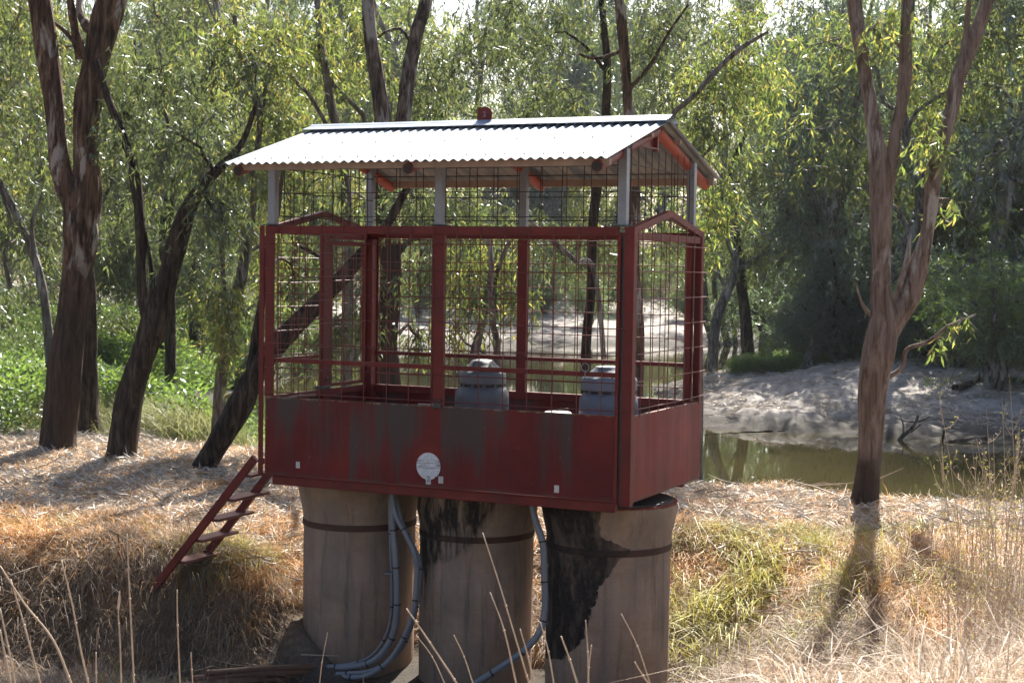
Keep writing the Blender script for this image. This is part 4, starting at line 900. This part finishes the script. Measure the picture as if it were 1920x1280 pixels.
DRIFT = mat_bark('driftwood_bark', (.02, .015, .012), (.07, .055, .045), (.16, .13, .11), (.25, .22, .2), .7)
for k, (pts, r_, lb) in enumerate((([(1480, 868), (1560, 862), (1640, 846)], .13, 'dark log half sunk at the water edge left of the three stemmed gum'),
        ([(1668, 852), (1690, 820), (1712, 800), (1722, 778)], .06, 'forked dead branch sticking up from the mud just right of the gum trunk'),
        ([(1700, 860), (1780, 838), (1850, 826)], .10, 'dark log lying on the mud near the right edge'),
        ([(1790, 735), (1860, 715), (1940, 722)], .10, 'long fallen limb across the upper mud bar at the right edge'))):
    q = [P(a, b, hit(a, b, 24)) for a, b in pts]; q = smoothpath(np.array([(p[0], p[1], tz(p[0], p[1]) + r_ * .5) if k != 1 or i == 0 else tuple(P(*pts[i], q[0][1])) for i, p in enumerate(q)]), 5); b0 = q[0].copy()
    t = Tree(600 + k); t.tube(q - b0, np.linspace(r_, r_ * .4, len(q)), 10, bark_disp(600 + k, .09))
    for j in range(4 if k in (1, 4) else 2): i0 = int(t.g.integers(3, len(q) - 1)); e = q[i0] - b0 + t.g.normal(size=3) * np.array((.5, .4, .2)) + (0, 0, .3); t.tube(np.array([q[i0] - b0, (q[i0] - b0 + e) / 2 + t.g.normal(size=3) * .05, e]), [r_ * .35, r_ * .25, .01], 6)
    tag(link('driftwood', t.trunk_mesh(), DRIFT, loc=b0), lb, 'driftwood', 'driftwood on the mud bar')
# ------------------------------------------------------------------ wattles: dense grey-green shrubs on the bar, brighter ones on the right
def shrub_variant(seed, r, h, ns, per, L_, W_, length, leaf, bark, droop=.6, arch=0):
    t = Tree(seed); g = t.g; P0 = []
    for i in range(9):
        a = g.uniform(0, 6.28); rr = r * g.uniform(.2, .9); e = np.array([math.cos(a) * rr, math.sin(a) * rr, h * g.uniform(.45, 1.0) * (1 - .35 * rr / r)])
        q = t.limb((g.normal() * .08, g.normal() * .08, -.2), e, .05 * h / 3, .012, 6, -.1 + arch, 7, .08)
        for j in range(6):
            e2 = q[g.integers(4, len(q))] + g.normal(size=3) * np.array((.3, .3, .22)) * r
            w_ = t.limb(q[g.integers(3, len(q))], e2, .01, .004, 4, .3, 5, .1); kk = max(1, ns // 54); P0.append(w_[g.integers(1, len(w_), kk)] + g.normal(size=(kk, 3)) * r * .12)
    Q = np.concatenate(P0); Q[:, 2] = np.maximum(Q[:, 2], .25)
    t.leaves(spray_leaves(Q, per, length, L_, W_, seed + 3, droop)); return t.trunk_mesh(), t.crown_mesh(), bark, leaf
WV = [shrub_variant(301 + i, 2.3, h, 1500, 16, .17, .028, .5, LEAF_D, BARK_B) for i, h in enumerate((4.2, 5.0))]
BV = [shrub_variant(311 + i, 1.6, 3.2, 900, 15, .12, .02, .4, BUSH, BARK_D, .5, .2) for i in range(2)]
def at(px, D): q = P(px, 600, D); return q[0], D
for i, (px, D, s) in enumerate(((1530, 49, .8), (1590, 46, .85), (1660, 46, .8), (1740, 43, .75), (1850, 41, .7), (1600, 52, 1.3), (1690, 50, 1.2), (1560, 62, 1.6), (1640, 60, 1.7), (1470, 66, 1.2), (1780, 47, .8), (1730, 55, 1.3), (1880, 44, .9), (1990, 46, 1.1))):
    x, y = at(px, D); place(WV[i % 2], x, y, s, g.uniform(0, 6.28), 'wattle_shrub', side_label(x, y, 'grey green wattle'), 'shrub', 'wattles on the mud bar')
for i, (px, D, s) in enumerate(((1800, 41, 1.2), (1870, 38, 1.3), (1930, 41, 1.4), (1990, 37, 1.3), (1840, 46, 1.8), (1920, 46, 2.0), (1780, 50, 1.9))):
    x, y = at(px, D); place(BV[i % 2], x, y, s, g.uniform(0, 6.28), 'bright_shrub', side_label(x, y, 'bright arching shrub'), 'shrub', 'bright shrubs at the right edge')
for i, (px, D, s) in enumerate(((1460, 56, .55), (1500, 53, .6), (1540, 50, .5), (30, 29, .5), (10, 31, .6), (120, 36, .7), (450, 44, .8), (500, 52, .8), (560, 50, .7), (610, 52, .8), (660, 58, .9), (930, 80, 1.3), (1020, 84, 1.2), (1100, 79, 1.0), (1180, 86, 1.4), (860, 83, 1.3), (1290, 84, 1.2), (780, 78, 1.1))):
    x, y = at(px, D); place(BV[i % 2], x, y, s, g.uniform(0, 6.28), 'low_bush', ('low light green bush on the crest of the mud bar' if px > 1300 else 'olive bush on the pale far bank seen through the cage' if D > 75 else 'leafy low bush along the left river bank'), 'bush', ('low bushes on the bar crest' if px > 1300 else 'bushes on the far bank' if D > 75 else 'low bushes on the left bank'), leaf=HERB if px > 1300 else None)

# ------------------------------------------------------------------ ground cover as instanced tufts
TUFTS = {}
def tuft_collection(name, n, builder):
    col = bpy.data.collections.new(name)
    for i in range(n):
        me, mt = builder(i); me.materials.append(mt); o = bpy.data.objects.new(name + '_piece', me); col.objects.link(o)
    TUFTS[name] = col; return col
def blades(seed, n, h, wdt, lean, spread, curl=.5, seg=3):
    g = np.random.default_rng(seed); a = g.uniform(0, 6.28, n); r = spread * np.sqrt(g.uniform(0, 1, n)); b = g.uniform(0, 6.28, n)
    hh = h * g.uniform(.4, 1.15, n); ln = lean * g.uniform(.3, 1.3, n); v = []; 
    px = np.cos(a) * r; py = np.sin(a) * r; sx = -np.sin(b + g.normal(size=n) * .5); sy = np.cos(b + g.normal(size=n) * .5)
    rows = []
    for k in range(seg + 1):
        t = k / seg; th = ln * (t + curl * t * t)
        ox = np.cos(b) * hh * t * np.sin(th); oy = np.sin(b) * hh * t * np.sin(th); oz = hh * t * np.cos(th) - .02
        w_ = wdt * (1 - t) ** .7 * .5 + .0004
        rows.append(np.stack([np.stack([px + ox - sx * w_, py + oy - sy * w_, oz], -1), np.stack([px + ox + sx * w_, py + oy + sy * w_, oz], -1)], 1))
    v = np.stack(rows, 1).reshape(n, -1, 3); m_ = (seg + 1) * 2
    f = []
    for k in range(seg): f.append(np.array([2 * k, 2 * k + 1, 2 * k + 3, 2 * k + 2]))
    f = np.stack(f); F_ = (np.arange(n)[:, None, None] * m_ + f[None]).reshape(-1, 4)
    return v.reshape(-1, 3), F_
def mat_straw(name, cols, tr=.35):
    m = M(name); gi = m.new('ShaderNodeNewGeometry').outputs['Random Per Island']
    c = m.ramp(gi, [(i / (len(cols) - 1), q) for i, q in enumerate(cols)])
    oi = m.new('ShaderNodeObjectInfo').outputs['Random']; c = m.mix(m.maprange(oi, 0, 1, 0, .35), c, cols[0])
    d = m.new('ShaderNodeBsdfDiffuse'); t = m.new('ShaderNodeBsdfTranslucent'); m.set(d.inputs[0], c); m.set(t.inputs[0], c)
    a = m.new('ShaderNodeMixShader'); a.inputs[0].default_value = tr; m.t.links.new(d.outputs[0], a.inputs[1]); m.t.links.new(t.outputs[0], a.inputs[2])
    gl = m.new('ShaderNodeBsdfGlossy'); gl.inputs['Roughness'].default_value = .5; b = m.new('ShaderNodeMixShader'); b.inputs[0].default_value = .05
    m.t.links.new(a.outputs[0], b.inputs[1]); m.t.links.new(gl.outputs[0], b.inputs[2]); m.t.links.new(b.outputs[0], m.out.inputs['Surface']); return m.m
S_ORANGE = mat_straw('orange_straw', [(.36, .16, .055), (.54, .28, .10), (.64, .41, .17), (.44, .20, .07), (.68, .52, .29)])
S_PALE = mat_straw('pale_straw', [(.40, .30, .21), (.55, .45, .34), (.66, .58, .48), (.28, .18, .11), (.50, .33, .20)])
S_GREY = mat_straw('grey_brown_straw', [(.12, .085, .06), (.30, .22, .15), (.48, .39, .30), (.20, .13, .08), (.36, .27, .18)])
S_YG = mat_straw('yellow_green_grass', [(.24, .24, .05), (.40, .36, .09), (.54, .45, .15), (.28, .29, .06)], .45)
S_LITTER = mat_straw('leaf_litter', [(.34, .29, .24), (.54, .49, .43), (.66, .62, .56), (.24, .17, .12), (.44, .34, .25)], .1)
def mk(mat, h, w_, lean, n, sp_, curl=.5): return lambda i: (npmesh('tuft', *blades(900 + i + int(h * 1000), n, h, w_, lean, sp_, curl)), mat)
tuft_collection('orange', 5, mk(S_ORANGE, .17, .0055, 1.15, 60, .13, .8))
tuft_collection('grey', 5, mk(S_GREY, .26, .0042, 1.0, 60, .14, .8))
def pale_mix(i):
    v, f = blades(900 + i, 36, .50, .0040, .62, .12, .7); v2, f2 = blades(950 + i, 9, .42, .011, .85, .12, 1.0)
    return npmesh('tuft', np.concatenate([v, v2]), np.concatenate([f, f2 + len(v)])), S_PALE
tuft_collection('pale', 6, pale_mix)
tuft_collection('lightgrass', 4, mk(S_YG, .22, .006, .9, 50, .12, .7))
tuft_collection('leftgrass', 4, mk(mat_straw('soft_green_grass', [(.16, .19, .06), (.26, .27, .10), (.38, .34, .17), (.12, .17, .04)], .45), .38, .007, .6, 50, .15, .7))
def stick(i):
    g = np.random.default_rng(20 + i); vs = []; fs = []; n_ = 0
    for k in range(3):
        a = g.uniform(0, 6.28); p0 = np.array([g.uniform(-.3, .3), g.uniform(-.3, .3), 0]); d = np.array([math.cos(a), math.sin(a), g.normal(0, .12)]) * g.uniform(.2, .6)
        v, f = tube_np([p0, p0 + d * .5 + g.normal(size=3) * .02, p0 + d], [.007, .005, .002], 5); vs.append(v); fs.append(f + n_); n_ += len(v)
    return npmesh('stick', np.concatenate(vs), np.concatenate(fs)), S_GREY
tuft_collection('stick', 4, stick)
tuft_collection('clump', 4, lambda i: (npmesh('tuft', *blades(990 + i, 70, .42, .006, .8, .07, .9)), S_ORANGE if i % 2 else S_PALE))
def litter(i):
    g = np.random.default_rng(40 + i); n = 60; p = np.column_stack([g.uniform(-.2, .2, (n, 2)), g.uniform(.005, .03, n)]); a = g.uniform(0, 6.28, n)
    d = np.stack([np.cos(a), np.sin(a), g.normal(0, .18, n)], -1); d /= np.linalg.norm(d, axis=1)[:, None]
    v, f = leaves_at(p, d, g.uniform(.05, .17, n), g.uniform(.005, .018, n), 40 + i); return npmesh('litter', v, f), S_LITTER
tuft_collection('litter', 4, litter)
def weed(i):
    g = np.random.default_rng(70 + i); n = 260; a = g.uniform(0, 6.28, n); z = g.uniform(.02, .42, n); r = .25 * g.uniform(0, 1, n)
    p = np.stack([np.cos(a) * r, np.sin(a) * r, z], -1); d = np.stack([np.cos(a), np.sin(a), g.normal(.3, .5, n)], -1); d /= np.linalg.norm(d, axis=1)[:, None]
    v, f = leaves_at(p, d, g.uniform(.03, .075, n), g.uniform(.012, .028, n), 70 + i); return npmesh('weed', v, f), HERB
tuft_collection('weed', 4, weed)
def scatter(name, col, pts, scale, rot=None):
    """one object: a point cloud mesh that carries a tuft at every point"""
    n = len(pts); g = np.random.default_rng(len(name) + n)
    me = bpy.data.meshes.new(name); me.vertices.add(n); me.vertices.foreach_set('co', pts.astype(np.float32).ravel())
    r = np.zeros((n, 3), np.float32); r[:, 2] = g.uniform(0, 6.28, n) if rot is None else rot
    r[:, 0] = g.normal(0, .12, n); r[:, 1] = g.normal(0, .12, n)
    a = me.attributes.new('rot', 'FLOAT_VECTOR', 'POINT'); a.data.foreach_set('vector', r.ravel())
    a = me.attributes.new('scl', 'FLOAT', 'POINT'); a.data.foreach_set('value', np.asarray(scale, np.float32) * np.ones(n, np.float32))
    o = link(name, me); tag(o, kind='stuff')
    ng = bpy.data.node_groups.new(name, 'GeometryNodeTree'); ng.interface.new_socket('Geometry', in_out='INPUT', socket_type='NodeSocketGeometry'); ng.interface.new_socket('Geometry', in_out='OUTPUT', socket_type='NodeSocketGeometry')
    N = ng.nodes; Lk = ng.links; gi = N.new('NodeGroupInput'); go = N.new('NodeGroupOutput'); iop = N.new('GeometryNodeInstanceOnPoints'); ci = N.new('GeometryNodeCollectionInfo')
    ci.inputs['Collection'].default_value = TUFTS[col]; ci.inputs['Separate Children'].default_value = True; ci.inputs['Reset Children'].default_value = True
    na = N.new('GeometryNodeInputNamedAttribute'); na.data_type = 'FLOAT_VECTOR'; na.inputs['Name'].default_value = 'rot'
    ns = N.new('GeometryNodeInputNamedAttribute'); ns.data_type = 'FLOAT'; ns.inputs['Name'].default_value = 'scl'
    m2p = N.new('GeometryNodeMeshToPoints')
    Lk.new(gi.outputs[0], m2p.inputs['Mesh']); Lk.new(m2p.outputs[0], iop.inputs['Points']); Lk.new(ci.outputs[0], iop.inputs['Instance']); iop.inputs['Pick Instance'].default_value = True
    Lk.new(na.outputs['Attribute'], iop.inputs['Rotation']); Lk.new(ns.outputs['Attribute'], iop.inputs['Scale']); Lk.new(iop.outputs[0], go.inputs[0])
    o.modifiers.new('scatter', 'NODES').node_group = ng; return o
def cover(n, x0, x1, y0, y1, keep, seed):
    g = np.random.default_rng(seed); x = g.uniform(x0, x1, n); y = g.uniform(y0, y1, n)
    d, s_, yn = river(x, y); m_ = keep(x, y, d, s_, g.random(n)); x, y = x[m_], y[m_]; z = terrain(x, y); return np.column_stack([x, y, z])
def inview(x, y, mgn=.6): return np.abs(x) < y * .36 + mgn
N3 = lambda x, y, s, k: fbm(x, y, s, k)
# cage frame coords, to keep the pit floor and the pillars clear
def clear(x, y):
    dx = x - A0[0]; dy = y - A0[1]; a = dx * EX[0] + dy * EX[1]; b = dx * EY[0] + dy * EY[1]
    return ~(((a > -.2) & (a < 3.4) & (b > -.1) & (b < 1.4)) | ((a > -1.9) & (a < 2.4) & (b > -1.0) & (b < .35) & (y < 12.5)))
bare = lambda x, y: ss(14.3, 15.5, y + (N3(x, y, .7, 31) - .47) * 2.4)            # towards the leaf-littered strip at the back
p = cover(60000, -8, 8, 6.5, 21, lambda x, y, d, s, u: inview(x, y) & (d > .8) & clear(x, y) & (u < (1 - bare(x, y) * .82) * np.where((x < 1) & (y < 12.6), .14, 1.0)) & ~((x > 1) & (y < 9.5) & (u > .3)), 1)
scatter('straw_grass', 'orange', p, np.random.default_rng(1).uniform(.6, 1.5, len(p)))
p = cover(34000, -7, 3, 7, 14.5, lambda x, y, d, s, u: inview(x, y) & clear(x, y) & (u < ss(14.2, 12.9, y + (N3(x, y, .9, 8) - .47) * 2)), 2)
scatter('brown_grass', 'grey', p, np.random.default_rng(2).uniform(.6, 1.5, len(p)))
p = cover(16000, .8, 6.5, 5.2, 14.5, lambda x, y, d, s, u: inview(x, y) & clear(x, y) & (u < ss(11.6, 8.6, y + (N3(x, y, .8, 12) - .47) * 5 - .5 * (x - 3)) * ss(.8, 2.0, x)), 3)
scatter('pale_grass', 'pale', p, np.random.default_rng(3).uniform(.5, 1.25, len(p)), rot=None)
p = cover(13000, 1.0, 5.5, 10, 15.2, lambda x, y, d, s, u: inview(x, y) & clear(x, y) & (u < .6 * ss(.48, .62, N3(x * 1.3 + y * .5, y * .5, .9, 14)) * ss(5.5, 3, x)), 4)
scatter('green_tinged_grass', 'lightgrass', p, np.random.default_rng(4).uniform(.5, 1.2, len(p)))
p = cover(1100, 1.2, 4.6, 11, 14.8, lambda x, y, d, s, u: inview(x, y) & clear(x, y) & (u < .8 * ss(.48, .58, N3((x - .45 * y) * 2.2, y * .35, .9, 24)) * ss(4.0, 2.4, x) * ss(11.5, 12.5, y)), 24)
scatter('yellow_green_clumps', 'lightgrass', p, np.random.default_rng(24).uniform(1.3, 2.3, len(p)))
p = cover(4500, -7, 1.5, 8, 14.5, lambda x, y, d, s, u: inview(x, y) & clear(x, y) & (u < 1.2 * ss(.5, .64, N3(x, y, 1.1, 19))), 14)
scatter('green_shoots', 'lightgrass', p, np.random.default_rng(14).uniform(.8, 1.5, len(p)))
p = cover(700, -8, 8, 7, 19, lambda x, y, d, s, u: inview(x, y) & clear(x, y) & (d > .8), 15)
p[:, 2] += .07; scatter('fallen_sticks', 'stick', p, np.random.default_rng(15).uniform(.6, 1.4, len(p)))
p = cover(2300, -8, 8, 8, 15.2, lambda x, y, d, s, u: inview(x, y) & clear(x, y) & (d > .8) & (u < ss(.48, .6, N3(x, y, .9, 51))), 16)
scatter('straw_clumps', 'clump', p, np.random.default_rng(16).uniform(.5, 1.3, len(p)))
p = cover(30000, -8, 8, 13.5, 24, lambda x, y, d, s, u: inview(x, y) & (d > .6) & (u < .15 + .85 * bare(x, y)), 5)
scatter('leaf_litter', 'litter', p, np.random.default_rng(5).uniform(.6, 1.3, len(p)))
p = cover(20000, -13, -1, 20, 32, lambda x, y, d, s, u: inview(x, y, 1) & (d > .7) & (u < ss(20.5, 23, y + x * .25 + (N3(x, y, .5, 41) - .47) * 3)), 6)
scatter('soft_grass', 'leftgrass', p, np.random.default_rng(6).uniform(.7, 1.9, len(p)))
p = cover(42000, -20, -1.5, 22, 50, lambda x, y, d, s, u: inview(x, y, 1) & (d > .4) & (N3(x, y, .35, 44) > .38) & (u < ss(22, 26, y - x * .1)), 7)
scatter('green_weeds', 'weed', p, np.random.default_rng(7).uniform(.9, 2.0, len(p)))
p = cover(2600, 1, 20, 30, 58, lambda x, y, d, s, u: (s > 0) & (d > .5) & (u < .3 + .7 * ss(.5, .6, N3(x, y, .6, 61))), 18)
scatter('mud_bar_debris', 'stick', p, np.random.default_rng(18).uniform(.6, 1.6, len(p)))
p = cover(3500, 1, 20, 30, 58, lambda x, y, d, s, u: (s > 0) & (d > 1) & (u < ss(.46, .58, N3(x, y, .5, 62))), 19)
scatter('mud_bar_litter', 'litter', p, np.random.default_rng(19).uniform(.8, 1.6, len(p)))
p = cover(9000, 5, 16, 46, 62, lambda x, y, d, s, u: (s > 0) & (d > 2) & (N3(x, y, .35, 45) > .5), 8)
scatter('bar_weeds', 'weed', p, np.random.default_rng(8).uniform(.6, 1.2, len(p)))
p = cover(9000, -60, 60, 92, 120, lambda x, y, d, s, u: (u < 1), 9)
scatter('far_green_field', 'leftgrass', p, np.random.default_rng(9).uniform(1.5, 2.6, len(p)))

# ------------------------------------------------------------------ tall dry stalks near the viewer
STALK = mat_simple('dry_stalk', (.50, .38, .27), .6, var=.25, scale=20, bump=0); SEED = mat_simple('seed_head', (.55, .42, .32), .7, var=.2, scale=40, bump=0)
def stalk(pxs, D, r, label, head=False, group='tall dry stalks in the foreground', name='dry_stalk', lean=0):
    a = pxs[-1]; pts = [P(q[0], q[1], D + (i * lean)) for i, q in enumerate(pxs)]
    foot = np.array(pts[-1]); g0 = tz(foot[0], foot[1])
    dirn = pts[-1] - pts[-2]; dirn = dirn / max(1e-6, -dirn[2] if dirn[2] < 0 else 1e-3); foot2 = foot + dirn * max(.0, foot[2] - g0 + .03); foot2[2] = min(foot2[2], tz(foot2[0], foot2[1]) - .02)
    pts = smoothpath(np.array(pts + [foot2]), 5); base = pts[-1].copy(); pts = pts - base
    t = tag(empty(name, base), label, 'stalk', group)
    MB().tube(pts, np.linspace(r * .55, r * 1.1, len(pts)), 7).build('stem', STALK, t, smooth=True)
    for k in (len(pts) // 3, 2 * len(pts) // 3): MB().tube([pts[k], pts[k] + (pts[k + 1] - pts[k]) * .15], r * 1.25, 7).build('node', SEED, t, smooth=True)
    if head:
        d = pts[1] - pts[0]; d /= np.linalg.norm(d); q = [pts[0] - d * .02 + d * .09 * s for s in (0, .2, .5, .8, 1.0)]
        MB().tube(q, np.array([.001, .0035, .0062, .005, .002]), 8).build('seed_head', SEED, t, smooth=True)
    return t
G0 = 'tall dry stalk in front of the shaded bank at lower left'
for pts, D, r, lb, hd in (
    ([(0, 1060), (45, 1130), (100, 1200), (135, 1285)], 6.2, .0052, 'thick bent dry stalk leaning from the left edge to the bottom', False),
    ([(20, 1085), (45, 1170), (78, 1290)], 6.3, .0045, 'dry stalk just right of the leftmost ones, rising to the left', False),
    ([(0, 1140), (15, 1210), (30, 1290)], 5.9, .0045, 'leftmost short dry stalk in the bottom corner', False),
    ([(0, 1180), (10, 1230), (22, 1290)], 5.8, .005, 'stout dry stalk at the very corner of the bottom left', False),
    ([(115, 1050), (135, 1130), (152, 1220), (168, 1290)], 6.6, .0045, 'slender dry stalk curving up at the lower left, without seed head', False),
    ([(224, 1115), (222, 1150), (225, 1200), (228, 1290)], 6.6, .0034, 'dry stalk carrying a fat pointed seed head', True),
    ([(238, 1000), (242, 1090), (246, 1170), (252, 1290)], 6.6, .0042, 'tallest straight dry stalk next to the seed head', False),
    ([(180, 1222), (181, 1290)], 6.4, .0042, 'short cut stub of a dry stalk at lower left', False),
    ([(332, 1105), (333, 1170), (338, 1290)], 6.8, .0038, 'straight pale dry stalk left of the brown pipes', False),
    ([(358, 1222), (362, 1290)], 6.8, .003, 'small feathery dry stalk left of the brown pipes', False),
    ([(614, 1185), (604, 1240), (598, 1290)], 6.9, .0022, 'thin pale stalk crossing the grey conduits', False),
    ([(905, 998), (935, 1090), (968, 1200), (995, 1290)], 6.6, .004, 'long dry stalk leaning left across the middle pillar', False),
    ([(919, 1110), (945, 1180), (970, 1290)], 6.6, .0042, 'shorter leaning dry stalk below the long one on the middle pillar', False),
    ([(762, 1140), (790, 1180), (830, 1240), (862, 1290)], 6.4, .0045, 'curving feathery stalk at the foot of the middle pillar', False),
    ([(780, 1190), (810, 1230), (838, 1290)], 6.5, .0026, 'thin stalk beneath the curving feathery one', False),
    ([(975, 1178), (990, 1230), (1004, 1290)], 6.4, .0042, 'dry stalk in front of the gap beside the middle pillar', False),
    ([(1013, 1165), (1028, 1220), (1040, 1290)], 6.5, .0038, 'dry stalk just left of the tar stained pillar', False),
    ([(1052, 1192), (1068, 1235), (1085, 1290)], 6.3, .005, 'stout leaning dry stalk at the foot of the tar stained pillar', False),
    ([(1098, 1162), (1102, 1220), (1104, 1290)], 6.4, .0038, 'upright dry stalk before the right pillar', False),
    ([(1109, 1208), (1104, 1250), (1102, 1290)], 6.3, .0044, 'second upright dry stalk touching the first before the right pillar', False),
    ([(1165, 1150), (1195, 1210), (1222, 1290)], 6.5, .0034, 'thin grey stalk leaning left on the right pillar', False),
    ([(1190, 1240), (1205, 1265), (1222, 1290)], 6.2, .004, 'short dry stalk at the bottom beneath the right pillar', False),
    ([(851, 1190), (870, 1230), (890, 1290)], 6.5, .003, 'small dry stalk by the sweeping conduit', False),
    ([(1375, 1075), (1382, 1150), (1396, 1220), (1402, 1290)], 6.6, .004, 'brown stalk standing over the pale grass right of the pillars', False)):
    stalk(pts, D, r, lb, hd)
g = np.random.default_rng(77)
for i in range(80):
    px = g.uniform(1560, 1910) if i < 30 else g.uniform(1770, 1925); D = g.uniform(8.5, 12); x = P(px, 900, D)[0]; z0 = tz(x, D); hgt = g.uniform(.8, 1.6) * (1.1 if px > 1780 else .75)
    k = 6; tt = np.linspace(0, 1, k); q = np.column_stack([g.normal(0, .1) * tt ** 1.5, g.normal(0, .1) * tt ** 1.5, tt * hgt - .03])
    t = tag(empty('dry_weed', (x, D, z0)), 'tall thin branching dry weed in the clump at the right edge' if px > 1740 else 'thin bare dry weed stem standing in the pale grass, right foreground', 'weed', 'dry weeds at right' if px > 1740 else 'bare weed stems at right')
    tr = Tree(500 + i); tr.tube(smoothpath(q, 2), np.linspace(.004, .0015, 11), 5)
    lv = []
    for j in range(int(g.integers(3, 9))):
        a = g.uniform(0, 6.28); s0 = q[0] + (q[-1] - q[0]) * g.uniform(.35, .95); e = s0 + np.array([math.cos(a) * .1, math.sin(a) * .1, g.uniform(.08, .25)]); tr.tube(np.array([s0, (s0 + e) / 2 + (0, 0, -.02), e]), [.002, .0016, .001], 4)
        for z_ in np.linspace(.3, 1, 6): lv.append(s0 + (e - s0) * z_ + g.normal(size=3) * .01)
    link('stem', npmesh('stem', np.concatenate(tr.v), np.concatenate(tr.f), True), STALK, t)
    lv = np.array(lv); d = g.normal(size=lv.shape); d[:, 2] += 1; d /= np.linalg.norm(d, axis=1)[:, None]
    vf = leaves_at(lv, d, g.uniform(.015, .04, len(lv)), g.uniform(.004, .010, len(lv)), 3 + i); link('seed_heads', npmesh('seed_heads', *vf), S_YG if i % 3 else S_PALE, t)['kind'] = 'stuff'



hz = MB().box(-260, -45, -5.6, 260, 705, 42).build('haze', None); tag(hz, kind='stuff')
hm = bpy.data.materials.new('thin_air'); hm.use_nodes = True; hn = hm.node_tree; hn.nodes.remove(hn.nodes['Principled BSDF'])
pv = hn.nodes.new('ShaderNodeVolumePrincipled'); pv.inputs['Color'].default_value = (.86, .92, 1, 1); pv.inputs['Density'].default_value = .00016; pv.inputs['Anisotropy'].default_value = .3
hn.links.new(pv.outputs[0], hn.nodes['Material Output'].inputs['Volume']); hz.data.materials.append(hm)
# give look-alikes standing near one another their own words
same = {}
for o in list(C.objects):
    if o.parent is None and 'label' in o.keys() and o.get('category') in ('tree', 'shrub', 'bush'): same.setdefault(o['label'], []).append(o)
for lb, os_ in same.items():
    if 1 < len(os_) <= 4:
        os_.sort(key=lambda o: o.location.y)
        names = {2: ['the nearer', 'the one behind'], 3: ['nearest', 'middle', 'rearmost'], 4: ['nearest', 'second', 'third', 'rearmost']}[len(os_)]
        for o, nm in zip(os_, names): o['label'] = ' '.join((lb + ', ' + nm).split()[:16])
    elif len(os_) > 4:
        os_.sort(key=lambda o: o.location.x / o.location.y)
        for k, o in enumerate(os_): o['label'] = ' '.join((lb + ', ' + ('first', 'second', 'third', 'fourth', 'fifth', 'sixth', 'seventh', 'eighth', 'ninth', 'tenth')[min(k, 9)] + ' from left').split()[:16])
